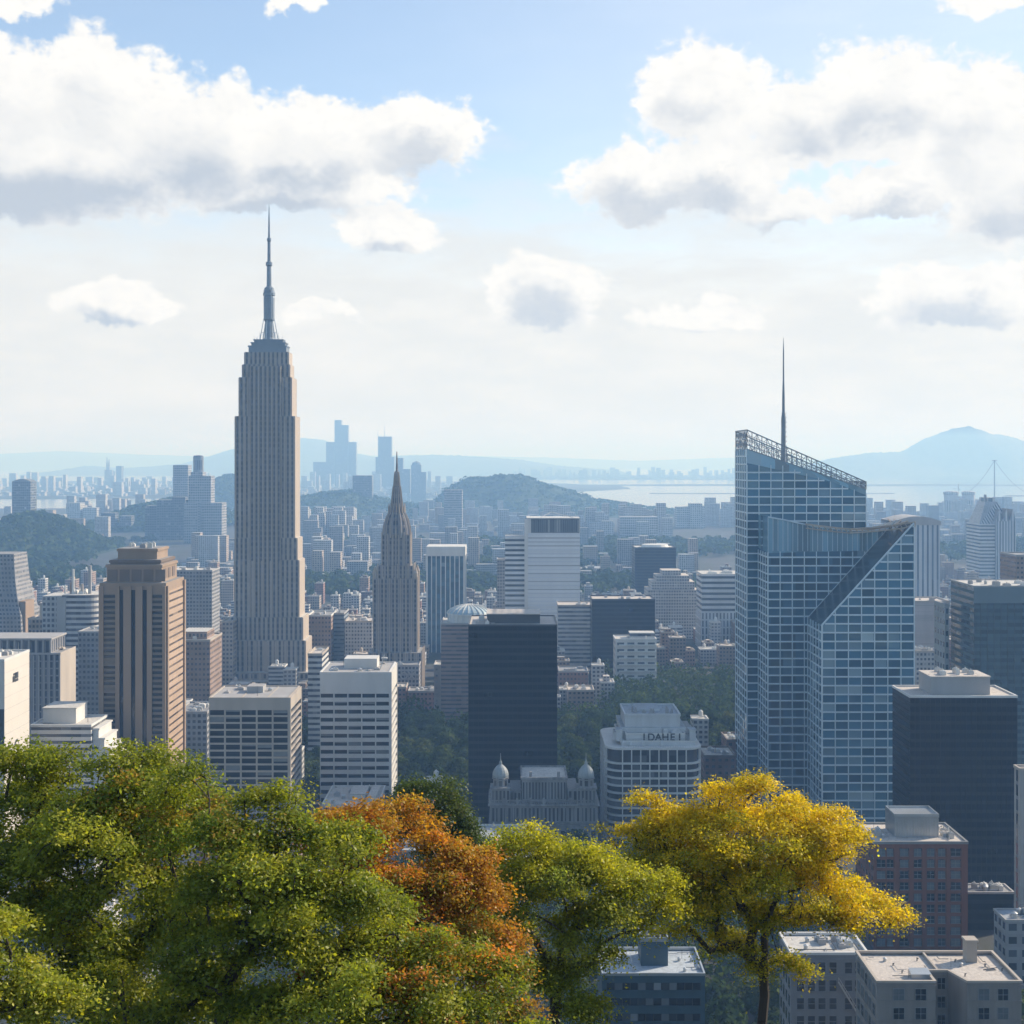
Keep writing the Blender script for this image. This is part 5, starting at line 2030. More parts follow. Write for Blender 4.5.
# beige apartments with a domed top
d = 1720
root = thing('beige_apartment_tower', 'beige many-windowed apartment tower with a stepped rounded top', 'apartment tower', (X(672, d), d + 25, 0))
for nm, l, r, yt, yb, ins in (('facade', 648, 699, 590, 690, 0), ('facade', 652, 695, 582, 590, 3), ('facade', 657, 690, 576, 582, 6), ('top_storey', 663, 682, 571, 576, 10)):
    g = MB()
    g.box(X(l, d), X(r, d), d + ins, d + 50 - ins, Zr(yb, d) if yb < 690 else 0, Zr(yt, d), 3.2, 3.8, mt=1)
    g.build(nm, [F_tan if nm == 'x' else F_haz, M_rooft], root)
roof_units(root, X(652, d), X(695, d), d + 2, d + 48, Zr(590, d), 14, 131, M_cream, 2, 4)
occupy(X(648, d), X(699, d), d, d + 50, Zr(580, d))
# banded tower on a ribbed base
d = 1620
root = thing('banded_office_tower', 'pale blue banded tower on a ribbed white base left of glass skyscraper', 'tower', (X(725, d), d + 25, 0))
g = MB()
g.box(X(702, d), X(760, d), d, d + 50, Zr(612, d), Zr(574, d), 50, 6.6, mt=1)
g.build('upper_block', [facade('upper_bands', (.5, .5, .5), (.05, .07, .09), .0, .15, .6, .1), M_roofw], root)
g = MB()
g.box(X(701, d), X(761, d), d - 1, d + 51, 0, Zr(612, d) - .1, 4, 9, mt=1)
g.build('ribbed_base', [facade('base_ribs', (.47, .47, .47), (.07, .08, .1), .28, .08, .9, .2), M_roofw], root)
roof_units(root, X(704, d), X(735, d), d + 4, d + 45, Zr(574, d), 8, 133, M_white, 3, 8)
occupy(X(701, d), X(761, d), d, d + 50, Zr(574, d))

# low red blocks beside the glass skyscraper and in the park
mid_slab('dark_red_block', 'dark red-brown low block squeezed against the glass skyscraper', 'office block', 704, 736, 757, 905, 30, F_red, 4, 4.4, M_rooft, M_brownd, units=4, seed=141)
mid_slab('red_corner_block', 'narrow dark red block with a white corner at the glass skyscraper foot', 'office block', 727, 741, 741, 960, 26, F_red, 4, 4.4, M_roofw, M_brownd, units=1, seed=142)
mid_slab('red_brown_block', 'red-brown low block right of the wide black glass tower', 'office block', 559, 588, 672, 1290, 30, F_red, 3.4, 4, M_roofg, M_conc, units=6, seed=143)
mid_slab('tan_brick_block', 'small tan brick block among the park trees', 'apartment block', 568, 594, 691, 1180, 24, F_brn, 3.4, 4, M_rooft, M_cream, units=6, seed=144)

# ------------------------------------------------------------------ right edge group
F_tl = facade('teal_glass_bands', (.045, .085, .10), (.03, .055, .07), .0, .35, .9, .2, (.09, .13, .14), .12, var=.2, tilt=.01, spec=.6)
d = 950
x0, x1, z1 = front(974, 1075, 586.5, d)
r_ = slab('teal_glass_tower', 'broad dark teal glass tower at the right edge behind the black one', 'tower', x0, x1, d, 1000, 0, z1, F_tl, 4.5, 4.8, M_roofw, M_conc, .6, units=10, seed=151)
g = MB()
g.box(x0 - .25, x1 + .2, d - .3, d, Zr(603, d), z1 - .5)
g.build('top_band', plain('grey_teal_band', (.12, .16, .18), .4, .1), r_)
g = MB()
for i in range(16):
    x = x0 + (x1 - x0) * i / 15
    g.box(x - .15, x + .15, d - .3, d - .01, 0, Zr(603, d))
g.build('mullions', M_dark, r_)
g = MB()
xs = X(945, 985)
g.box(xs, x0 - 6, 985, 1010, 0, Zr(604, 985), 7, 8, mt=1)
g.build('side_wing', [facade('wing_grid', (.28, .29, .29), (.05, .07, .08), .2, .15, .6), M_roofg], r_)
mid_slab('beige_blank_block', 'plain beige blank-walled block behind the black tower penthouse', 'office block', 912, 949, 602, 1300, 40, facade('blank_beige', (.40, .365, .345), (.36, .33, .32), .0, .45, .5), 50, 6, M_rooft, M_cream, units=4, seed=152)
mid_slab('low_crusted_block', 'low pale block with jagged sunny rooftop below the plain beige block', 'apartment block', 912, 946, 652, 1150, 30, F_haz, 3, 4, M_rooft, M_cream, units=12, seed=153)
# striped rounded tower behind the glass skyscraper
d = 1760
root = thing('striped_tower', 'pale blue vertically striped tower with a curved cap right of the glass skyscraper', 'tower', (X(916, d), d + 35, 0))
g = MB()
g.box(X(896, d), X(940, d), d, d + 60, 0, Zr(524, d), 6, 60, mt=0)
g.build('shaft', facade('stripe', (.44, .46, .48), (.08, .12, .17), .3, .0, 1.0, .1), root)
g = MB()
n = 12
xa, xb = X(894, d), X(941, d)
tp = [(xa + (xb - xa) * i / n, Zr(521, d) + 6 * math.sin(math.pi * i / n)) for i in range(n + 1)]
for (q0, z0_), (q1, z1_) in zip(tp[:-1], tp[1:]):
    zb = Zr(525, d)
    g.poly([(q0, d - 1, zb), (q1, d - 1, zb), (q1, d - 1, z1_), (q0, d - 1, z0_)])
    g.poly([(q0, d - 1, z0_), (q1, d - 1, z1_), (q1, d + 61, z1_), (q0, d + 61, z0_)])
    g.poly([(q0, d + 61, zb), (q0, d + 61, z0_), (q1, d + 61, z1_), (q1, d + 61, zb)])
g.build('cap', M_conc, root)
occupy(X(896, d), X(940, d), d, d + 60, Zr(524, d))
# gabled spired tower
d = 2350
root = thing('gabled_tower', 'pale blue tower with pointed gables and stepped roof at the right edge', 'tower', (X(997, d), d + 35, 0))
F_gab = facade('gable_ribs', (.44, .45, .46), (.10, .13, .16), .26, .0, 1.0, .1)
g = MB()
g.box(X(980, d), X(995, d), d, d + 70, 0, Zr(524, d), 40, 6, mt=1)
g.build('banded_wing', [facade('gable_bands', (.5, .5, .5), (.07, .09, .11), .0, .2, .65, .1), M_roofg], root)
g = MB()
g.box(X(995, d) + .1, X(1015, d), d - 4, d + 70, 0, Zr(521, d), 5, 60, mt=1)
for a, b_ in ((995, 1002), (1002, 1009), (1009, 1015)):
    xa, xb = X(a, d) + .2, X(b_, d) - .1
    zb = Zr(521, d)
    g.poly([(xa, d - 4.2, zb), (xb, d - 4.2, zb), ((xa + xb) / 2, d - 4.2, zb + 20)], 0, [(0, 0), (2, 0), (1, 1)])
    g.poly([(xa, d - 4.2, zb), ((xa + xb) / 2, d - 4.2, zb + 20), ((xa + xb) / 2, d + 60, zb + 20), (xa, d + 60, zb)], 1)
    g.poly([(xb, d - 4.2, zb), (xb, d + 60, zb), ((xa + xb) / 2, d + 60, zb + 20), ((xa + xb) / 2, d - 4.2, zb + 20)], 1)
g.build('gabled_wing', [F_gab, M_roofg], root)
g = MB()
g.prism([(X(981, d), d + 8), (X(1013, d), d + 8), (X(1013, d), d + 66), (X(981, d), d + 66)], Zr(524, d), Zr(502, d), 5, 6, mt=1, pl1=[(X(989, d), d + 18), (X(1001, d), d + 18), (X(1001, d), d + 56), (X(989, d), d + 56)])
g.box(X(990, d), X(999, d), d + 20, d + 54, Zr(502, d), Zr(498, d), mt=1)
g.box(X(989, d), X(990.6, d), d + 20, d + 26, Zr(502, d), Zr(495, d), mt=1)
g.build('stepped_roof', [F_gab, M_roofg], root)
occupy(X(980, d), X(1015, d), d, d + 70, Zr(510, d))
d = 1230
mid_slab('brown_edge_block', 'thin brown block at the right edge above the teal glass tower', 'office block', 1016, 1060, 556, d, 40, F_brn, 3.4, 4.2, M_roofg, M_conc, units=2, seed=161)
d = 600
x0, x1, z1 = front(1020, 1120, 770, d)
slab('cream_edge_tower', 'cream tower with dark window column cut off by the right edge', 'tower', x0, x1, d, 607, 0, z1, facade('cream_slots', (.36, .33, .30), (.03, .035, .045), .33, .12, .88, .1, spand=(.2, .19, .18)), 5.2, 6.2, M_rooft, M_cream, .8, units=3, seed=162)
d = 655
x0, x1, z1 = front(966, 1014, 893, d)
slab('low_dark_building', 'low dark building with a cluttered flat roof below the black tower', 'building', x0, x1, d, 668, 0, z1, F_blk, 5, 5, M_roofg, M_conc, .6, units=9, seed=163)
d = 560
x0, x1, z1 = front(1006, 1060, 921, d)
slab('low_grey_building', 'low grey-roofed building tucked under the cream tower at the right edge', 'building', x0, x1, d, 574, 0, z1, F_gry, 5, 5, M_roofb, M_conc, .6, units=3, seed=164)

# ------------------------------------------------------------------ far hazy towers
def far_tower(label, d, parts, fac=None, extra=None, name='hazy_tower'):
    fac = fac or F_gry
    l, r = min(p[0] for p in parts), max(p[1] for p in parts)
    root = thing(name, label, 'tower', (X((l + r) / 2, d), d + 30, 0))
    for k, (a, b_, yt, dep, off) in enumerate(parts):
        g = MB()
        g.box(X(a, d), X(b_, d), d + off, d + off + dep, -1, Zr(yt, d), 6, 7, mt=1)
        g.build('block', [fac, M_roofg], root)
    if extra:
        extra(root)
    occupy(X(l, d), X(r, d), d, d + 60, Zr(max(p[2] for p in parts), d))
    return root


F_fard = facade('far_dark_grid', (.13, .14, .15), (.04, .05, .06), .15, .2, .8, .2)
F_farp = facade('far_pale_grid', (.40, .40, .40), (.10, .11, .13), .2, .2, .75, .2)


def cap1(root):
    d = 3900
    g = MB()
    x0, x1 = X(12, d), X(30.5, d)
    n = 10
    zb = Zr(481.5, d)
    top = [(x0 + (x1 - x0) * i / n, zb + 7 * math.sin(math.pi * i / n)) for i in range(n + 1)]
    for (a, za), (b_, zc_) in zip(top[:-1], top[1:]):
        g.poly([(a, d, zb), (b_, d, zb), (b_, d, zc_), (a, d, za)])
        g.poly([(a, d, za), (b_, d, zc_), (b_, d + 50, zc_), (a, d + 50, za)])
        g.poly([(a, d + 50, zb), (a, d + 50, za), (b_, d + 50, zc_), (b_, d + 50, zb)])
    g.build('curved_cap', F_fard, root)


far_tower('solitary dark hazy tower with curved cap rising behind the small left hill', 3900, [(12, 30.5, 481.5, 50, 0)], F_fard, cap1)
far_tower('stepped hazy tower cluster with a narrow cylindrical top left of the limestone tower', 3700, [(189, 201, 472, 40, 20), (187.5, 210, 476, 50, 10), (184, 222, 503, 60, 0), (198, 200.5, 502.5, 10, -4), (205, 222.5, 508, 40, -10)], F_gry,
          lambda r: (lambda g: (g.lathe(X(195, 3700), 3740, [(14, Zr(473, 3700)), (14, Zr(457, 3700)), (12.5, Zr(455.5, 3700)), (0, Zr(455, 3700))], 14), g.build('round_top', F_fard, r)))(MB()))
far_tower('flat hazy slab tower left of the narrow cylindrical-topped cluster', 4300, [(173, 188, 465, 50, 0)], F_gry)
far_tower('dim hazy block in front of the flat slab tower at left', 3850, [(157, 186, 500, 50, 0), (144, 160, 506, 50, 10), (173, 186, 497, 40, -10)], F_fard)
far_tower('tallest faint blue tower with two shoulders on the far shore right of the limestone tower', 11500, [(334.5, 348, 425, 90, 0), (334.5, 341, 420, 90, 1), (326, 334, 442, 90, 5), (348.2, 356, 442, 90, 5), (313, 326, 462, 90, 10)], F_fard)


def ant(root):
    g = MB()
    d = 10500
    for px, yt in ((384, 424), (377.5, 430)):
        g.tube((X(px, d), d + 40, Zr(437, d)), (X(px, d), d + 40, Zr(yt, d)), 1.4, .7, 5)
    g.build('antenna', M_dark, root)


far_tower('pale blue tower with shoulders and a thin antenna just above the gothic spire', 10500, [(378, 391.5, 436.5, 80, 0), (375.5, 394, 457, 90, 5)], F_fard, ant)
far_tower('dark blue flat-topped block on the wooded ridge left of the gothic spire', 5500, [(352.5, 372, 475.5, 60, 0)], F_fard)
far_tower('faint tower pair with a notched top just right of the gothic spire tip', 8500, [(397, 403, 458, 60, 0), (399, 410, 469, 70, 5)], F_fard)
far_tower('faint round-topped tower standing right of the gothic spire', 8300, [(411, 421, 465, 60, 0), (419, 426, 472, 60, 5)], F_fard,
          lambda r: (lambda g: (g.lathe(X(416, 8300), 8330, [(29, Zr(466, 8300)), (23, Zr(462.5, 8300)), (0, Zr(461, 8300))], 14), g.build('round_top', F_fard, r)))(MB()))


def tw(root):
    d = 11000
    g = MB()
    for px, yt in ((106.3, 456), (108.3, 459)):
        g.lathe(X(px, d), d + 20, [(9, 0), (8, Zr(468, d)), (4, Zr(460, d)), (0, Zr(yt, d))], 8)
    g.build('twin_spire', F_farp, root)


far_tower('thin pale twin-spired tower far across the water at left', 11000, [(104.5, 111, 470, 60, 0)], F_farp, tw)
far_tower('faint grey tower beside the thin twin-spired one across the water', 11000, [(116, 121.5, 466, 60, 0)], F_fard)
far_tower('sunlit pale apartment slab right of the small wooded hill', 5100, [(66, 80, 503, 60, 0), (82, 96, 508, 60, 8)], F_farp)
far_tower('dark blue hazy twin block behind the brown deco tower crown', 4300, [(101, 115, 513, 40, 0), (119.5, 131, 516, 40, 0)], F_fard)
far_tower('hazy pale block on the wooded hill side left of the white slab tower', 4300, [(444, 462, 490, 60, 0)], F_gry)
far_tower('pale ribbed apartment slab on the low ground right of the hill', 3900, [(620, 658, 517, 60, 0)], F_farp)
far_tower('rounded pale apartment cluster left of the glass skyscraper top', 4500, [(677, 690, 507, 60, 0), (690, 702, 503.5, 60, -10), (702, 705, 506, 60, 0)], F_farp)
for px, lab in ((953.5, 'left one of two faint cylindrical towers by the water with a roof crane'), (971, 'right one of two faint cylindrical towers by the water')):
    d = 5400
    rr_ = 27 if px < 960 else 24
    root = thing('round_hazy_tower', lab, 'tower', (X(px, d), d + 30, 0))
    g = MB()
    g.lathe(X(px, d), d + 30, [(rr_, 0), (rr_, Zr(495, d)), (rr_ * 1.1, Zr(494, d)), (rr_ * 1.08, Zr(492, d)), (rr_ * .6, Zr(491, d))], 20)
    g.build('shaft', F_farp, root)
    if px < 960:
        g = MB()
        q = lambda a, b_: (X(a, d), d + 30, Zr(b_, d))
        g.tube(q(961, 492), q(961, 484), .9, .8, 4)
        g.tube(q(962.5, 491), q(960, 486.5), .8, .8, 4)
        g.tube(q(955, 488.5), q(963, 489.5), .6, .6, 4)
        g.build('crane', M_dark, root)
d = 5600
root = thing('cable_mast', 'thin tall mast with two sloping stay cables at the right edge', 'mast', (X(994.5, d), d, 0))
g = MB()
q = lambda a, b_: (X(a, d), d, Zr(b_, d))
g.tube((X(994.5, d), d, 0), q(994.5, 460), 3.0, 1.6, 6)
g.tube(q(992, 460.5), q(997, 460.5), 1.2, 1.2, 5)
g.build('pole', M_steel, root)
for a in (963.5, 1030):
    g = MB()
    pts = []
    for i in range(9):
        f_ = i / 8
        pts.append(q(994.5 + (a - 994.5) * f_, 460.5 + 34 * f_ + 5 * math.sin(math.pi * f_)))
    for p0, p1 in zip(pts[:-1], pts[1:]):
        g.tube(p0, p1, .9, .9, 4, cap=False)
    g.build('stay_cable', M_steel, root)


# ================================================================== low city quarters
rng = random.Random(77)
park_areas = []           # (x0,x1,y0,y1)


def in_foot(x, y, w, dd, pad=3):
    for a, b_, c_, d_ in FOOT:
        if x - w - pad < b_ and x + w + pad > a and y - pad < d_ and y + dd + pad > c_:
            return True
    return False


def px_of(x, y, z):
    return 512 + x * F / y, HOR + (H - z) * F / y


def hidden(px, py, d):
    for l, r, yt, dd in RECTS:
        if dd < d and l + 1 < px < r - 1 and py > yt + 2:
            return True
    return False


def in_frame(px, py):
    return -15 < px < 1039 and 380 < py < 1035


# park trees first: where they stand no house is built
PARK = [(-205, -168, 900, 1130), (-125, -20, 850, 1195), (-172, -118, 890, 1130), (-20, 45, 900, 1000), (30, 130, 850, 1220), (95, 235, 1010, 1400), (-75, 20, 640, 720), (20, 140, 470, 760), (-160, -60, 430, 640), (140, 230, 440, 560), (240, 330, 560, 640), (130, 175, 690, 800), (-35, 30, 1090, 1130), (-420, -260, 1000, 1060)]


def in_park(x, y):
    return any(a < x < b_ and c_ < y < d_ for a, b_, c_, d_ in PARK)


HOUSE = []
facs = [(F_haz, M_rooft), (F_tan, M_rooft), (F_brn, M_roofg), (F_red, M_rooft), (F_gry, M_roofw), (F_whg, M_roofw), (F_brn, M_rooft), (F_whb, M_roofw), (F_tan, M_roofw)]
names_f = ['pale grey', 'tan', 'brown', 'red-brick', 'grey', 'white-gridded', 'tan-roofed brown', 'white banded', 'pale-roofed tan']
protos = []
for k in range(27):
    fi = k % 9
    w, dd = rng.uniform(5.5, 9.5), rng.uniform(13, 22)
    h = (rng.uniform(9, 16), rng.uniform(16, 26), rng.uniform(26, 44))[k // 9]
    protos.append((fi, w, dd, h))


def house_mesh(g, fi, w, dd, h, rr, x=0.0, y=0.0):
    g.box(x - w, x + w, y, y + dd, 0, h, 3.2, 3.6, m=0, mt=1)
    k = rr.random()
    g.box(x - w - .2, x + w + .2, y - .2, y + .5, h, h + .9, m=2)
    g.box(x - w - .2, x + w + .2, y + dd - .5, y + dd + .2, h, h + .9, m=2)
    g.box(x + w - .5, x + w + .2, y + .5, y + dd - .5, h, h + .9, m=2)
    if k < .75:
        a, b_ = rr.uniform(-.6, .1), rr.uniform(.2, .6)
        g.box(x + w * a, x + w * b_, y + dd * .35, y + dd * .7, h, h + rr.uniform(2.5, 6), 3, 3, m=0, mt=1)
    for _ in range(rr.randint(1, 4)):
        xx, yy = x + rr.uniform(-.8, .6) * w, y + rr.uniform(.1, .8) * dd
        g.box(xx, xx + rr.uniform(1, 3), yy, yy + rr.uniform(1, 3), h, h + rr.uniform(.8, 2.4), m=2)
    if k > .6:
        xx, yy = x + rr.uniform(-.5, .5) * w, y + dd * .6
        g.lathe(xx, yy, [(1.6, h + 1.5), (1.6, h + 4.6), (0, h + 6)], 8, m=2)
        for q in range(4):
            g.tube((xx + 1.2 * math.cos(q * 1.57), yy + 1.2 * math.sin(q * 1.57), h), (xx + 1.2 * math.cos(q * 1.57), yy + 1.2 * math.sin(q * 1.57), h + 1.6), .15, .15, 4, m=2)


spots = []
yy = 640.0
while yy < 2650:
    step = 18.5 + (yy - 640) * .003
    xx = -.42 * yy - 30
    while xx < .42 * yy + 30:
        w = 12
        x, y = xx + rng.uniform(-4, 4), yy + rng.uniform(-4, 4)
        px, py = px_of(x, y, 18)
        street_gap = (int(xx / 95) != int((xx - step * 1.1) / 95)) or (int(yy / 130) != int((yy - step) / 130))
        if not (x > 60 and y < 890) and not in_park(x, y) and not in_foot(x, y, 9.5, 22) and not street_gap:
            spots.append((x, y))
        xx += step * 1.15
    yy += step * 1.45


def dens(x, y):
    """Woods and open land replace the houses in places farther out."""
    v = math.sin(x / 210 + 1.3) + math.sin(y / 260 + x / 500) + .5 * math.sin(x / 90 - y / 120)
    return v


vis, rest = [], []
for (x, y) in spots:
    if y > 2200 and dens(x, y) > -.2:
        continue
    px, py = px_of(x, y, 20)
    if in_frame(px, py) and not hidden(px, py, y) and py < 900 and y > 880:
        vis.append((x, y))
    else:
        rest.append((x, y))
vis.sort(key=lambda p: p[1])
ind, rest2 = vis[:290], vis[290:]
rest += rest2

made = {}
rr = random.Random(9)


def area_phrase(x, y):
    px = px_of(x, y, 15)[0]
    for lim, ph in ((100, 'below the left edge towers'), (235, 'between the brown deco tower and the limestone tower'), (320, 'around the foot of the tall limestone tower'), (372, 'left of the gothic spire tower'),
                    (430, 'around the foot of the gothic spire tower'), (500, 'beside the domed brown tower'), (600, 'right of the wide black glass tower'), (740, 'beyond the park left of the glass skyscraper'), (1100, 'right of the glass skyscraper')):
        if px < lim:
            return ph


def row_phrase(y):
    return 'near' if y < 1250 else ('mid-distant' if y < 1600 else 'hazy')


sizes = ['low', 'middling', 'tall']
trimm = [M_white, M_conc, M_cream, M_conc, M_white, M_white, M_cream, M_white, M_cream]
for i, (x, y) in enumerate(ind):
    k = rr.randrange(27) if rr.random() > .35 else rr.randrange(9)
    fi, w, dd, h = protos[k]
    lab = '%s %s %s city block %s' % (row_phrase(y), sizes[k // 9], names_f[fi], area_phrase(x, y))
    if k not in made:
        g = MB()
        house_mesh(g, fi, w, dd, h, rr)
        o = g.build('city_block', [facs[fi][0], facs[fi][1], trimm[fi]])
        made[k] = o
    else:
        o = made[k].copy()
        COL.objects.link(o)
    o.location = (x, y, 0)
    tag(o, lab, 'city block', 'city blocks ' + area_phrase(x, y))

# the rest of the low city as one mass per facade colour, joined in a single object
g = MB()
allm = []
for fm, rm in facs:
    for m_ in (fm, rm, M_white):
        allm.append(m_)
buf = MB()
for (x, y) in rest:
    k = rr.randrange(27) if rr.random() > .35 else rr.randrange(9)
    fi, w, dd, h = protos[k]
    n0 = len(buf.mi)
    sc_ = rr.uniform(.8, 1.15)
    house_mesh(buf, fi, w * sc_, dd * sc_, h * sc_, rr, x, y)
    for q in range(n0, len(buf.mi)):
        buf.mi[q] += fi * 3
o = buf.build('distant_houses', allm)
tag(o, 'mass of small far city houses filling the hazy quarters', 'houses', kind='stuff')

# far hazy suburbs around the hills and across the water: too many and too small to count
buf = MB()
allm = [F_farp, M_roofb, F_gry, M_roofg, F_tan, M_roofg]
for _ in range(2600):
    y = rr.uniform(2500, 5700)
    x = rr.uniform(-.40, .40) * y
    px, py = px_of(x, y, 0)
    if y > 4700 and x < -500:
        continue
    cl = math.sin(x / 260 + 2) + math.sin(y / 330 + x / 400) + .6 * math.sin(x / 110)
    if cl < .1:
        continue
    skip = False
    for (hx, hy, rx, ry) in ((X(40, 3300), 3300, 220, 330), (X(525, 6000), 6000, 560, 480), (X(340, 5600), 5600, 360, 450), (X(170, 4600), 4600, 160, 250)):
        if ((x - hx) / rx) ** 2 + ((y - hy) / ry) ** 2 < 1:
            skip = True
    if skip or in_foot(x, y, 20, 30):
        continue
    tall = rr.random()
    h = rr.uniform(8, 22) if tall < .7 else rr.uniform(30, 75)
    w = rr.uniform(8, 20)
    n0 = len(buf.mi)
    buf.box(x - w, x + w, y, y + rr.uniform(14, 30), 0, h, 4, 4, m=0, mt=1)
    q0 = rr.choice((0, 0, 2, 4))
    for q in range(n0, len(buf.mi)):
        buf.mi[q] += q0
for _ in range(1500):
    if rr.random() < .6:
        y = rr.uniform(8200, 12500)
        x = rr.uniform(-.38, -.02) * y
    else:
        y = rr.uniform(15700, 19000)
        x = rr.uniform(0, .19) * y
    tall = rr.random()
    h = rr.uniform(8, 30) if tall < .85 else rr.uniform(40, 130)
    w = rr.uniform(10, 28)
    buf.box(x - w, x + w, y, y + 40, 0, h, 8, 8, m=0, mt=1)
for (pxc, d, spread, n_) in ((135, 10500, 14, 16), (100, 5300, 40, 26), (640, 4100, 40, 20), (560, 4000, 90, 26), (330, 3900, 40, 26), (985, 5000, 60, 14), (720, 4600, 30, 14), (890, 4300, 40, 12)):
    for _ in range(n_):
        x = X(pxc + rr.gauss(0, spread / 2), d)
        y = d + rr.uniform(-150, 150)
        if in_foot(x, y, 20, 30):
            continue
        w = rr.uniform(9, 18)
        buf.box(x - w, x + w, y, y + 25, 0, rr.uniform(40, 95), 5, 5, m=0, mt=1)
o = buf.build('far_suburbs', allm)
tag(o, 'pale hazy mass of far suburbs and apartment blocks', 'suburbs', kind='stuff')


# ================================================================== trees
def leaf_mat(name, trans=.45, gloss=.02):
    m = bpy.data.materials.new(name)
    m.use_nodes = True
    t = NT(m.node_tree)
    t.n.clear()
    out = t.new('ShaderNodeOutputMaterial')
    at = t.new('ShaderNodeAttribute', attribute_name='leaf_tint')
    df = t.new('ShaderNodeBsdfDiffuse')
    tr = t.new('ShaderNodeBsdfTranslucent')
    gl = t.new('ShaderNodeBsdfGlossy')
    gl.inputs['Roughness'].default_value = .45
    gl.inputs['Color'].default_value = (.8, .8, .8, 1)
    t.l.new(at.outputs['Color'], df.inputs['Color'])
    c2 = t.mix(1.0, at.outputs['Color'], (1.3, 1.3, .5, 1), 'MULTIPLY')
    t.put(tr.inputs['Color'], c2)
    mx = t.new('ShaderNodeMixShader')
    mx.inputs[0].default_value = trans
    t.l.new(df.outputs[0], mx.inputs[1])
    t.l.new(tr.outputs[0], mx.inputs[2])
    m2 = t.new('ShaderNodeMixShader')
    m2.inputs[0].default_value = gloss
    t.l.new(mx.outputs[0], m2.inputs[1])
    t.l.new(gl.outputs[0], m2.inputs[2])
    t.l.new(m2.outputs[0], out.inputs['Surface'])
    return m


M_leaf = leaf_mat('leaves', .52)
M_leafp = leaf_mat('park_leaves', .3, .0)
M_bark = plain('dark_bark', (.045, .036, .03), .9, .3, 1.5, streak=True)


def leaves_object(name, pos, nrm, size, tint, mat, parent, origin, rs_, aspect=.62):
    """pos, nrm: (n,3) arrays; one pointed leaf (two triangles folded along the midrib) each."""
    n = len(pos)
    up = nrm / np.linalg.norm(nrm, axis=1, keepdims=True)
    a = rs_.normal(size=(n, 3))
    a -= up * np.sum(a * up, axis=1, keepdims=True)
    a /= np.linalg.norm(a, axis=1, keepdims=True)
    b = np.cross(up, a)
    L = size[:, None]
    p = pos - np.array(origin)
    v = np.empty((n, 4, 3), np.float32)
    v[:, 0] = p - a * L * .5
    v[:, 1] = p + b * L * aspect * .5 - up * L * .10
    v[:, 2] = p + a * L * .55
    v[:, 3] = p - b * L * aspect * .5 - up * L * .10
    me = bpy.data.meshes.new(name)
    me.vertices.add(n * 4)
    me.vertices.foreach_set('co', v.reshape(-1))
    me.loops.add(n * 4)
    me.loops.foreach_set('vertex_index', np.arange(n * 4, dtype=np.int32))
    me.polygons.add(n)
    me.polygons.foreach_set('loop_start', np.arange(0, n * 4, 4, dtype=np.int32))
    me.polygons.foreach_set('loop_total', np.full(n, 4, dtype=np.int32))
    at = me.color_attributes.new('leaf_tint', 'FLOAT_COLOR', 'POINT')
    col = np.ones((n, 4, 4), np.float32)
    col[:, :, :3] = tint[:, None, :]
    at.data.foreach_set('color', col.reshape(-1))
    me.materials.append(mat)
    me.update()
    me.validate()
    o = bpy.data.objects.new(name, me)
    COL.objects.link(o)
    if parent:
        o.parent = parent
    return o


def grow(base_path, tips, seed, r_tip, r_exp, seg, origin, rmax=None):
    """Branches: every tip joins the nearest part of the tree that lies nearer to the trunk; returns a tube mesh."""
    rs_ = np.random.RandomState(seed)
    nodes = [np.array(p, float) for p in base_path]
    par = [-1] + list(range(len(base_path) - 1))
    fork = np.array(base_path[-1], float)
    order = np.argsort([np.linalg.norm(t - fork) for t in tips])
    tip_idx = []
    for k in order:
        tpt = tips[k]
        A = np.array(nodes)
        dvec = tpt - A
        dist = np.linalg.norm(dvec, axis=1)
        # prefer to leave upward-outward: penalise nodes above the tip
        pen = dist + np.maximum(0, .55 * np.linalg.norm(dvec[:, :2], axis=1) - dvec[:, 2]) * .9 + .25 * np.linalg.norm(A - fork, axis=1) * (dist > seg)
        j = int(np.argmin(pen))
        start = nodes[j]
        L = dist[j]
        n = max(1, int(L / seg))
        last = j
        sag = np.array([0, 0, L * .10])
        for q in range(1, n + 1):
            f = q / n
            pnt = start + (tpt - start) * f + sag * math.sin(math.pi * f) * .8 + rs_.normal(size=3) * seg * .10 * (q < n)
            nodes.append(pnt)
            par.append(last)
            last = len(nodes) - 1
        tip_idx.append(last)
    cnt = np.zeros(len(nodes))
    for i in tip_idx:
        j = i
        while j >= 0:
            cnt[j] += 1
            j = par[j]
    rad = r_tip * np.maximum(cnt, 1) ** r_exp
    if rmax:
        rad = np.minimum(rad, rmax)
    g = MB()
    for i in range(1, len(nodes)):
        j = par[i]
        r0, r1 = (min(rad[j], rad[i] * 1.25), rad[i])
        n = 7 if r1 > .12 else (5 if r1 > .05 else 3)
        if np.linalg.norm(nodes[i] - nodes[j]) > 1e-4:
            g.tube(nodes[j], nodes[i], r0, r1, n, cap=False)
    return g


LOBES = []


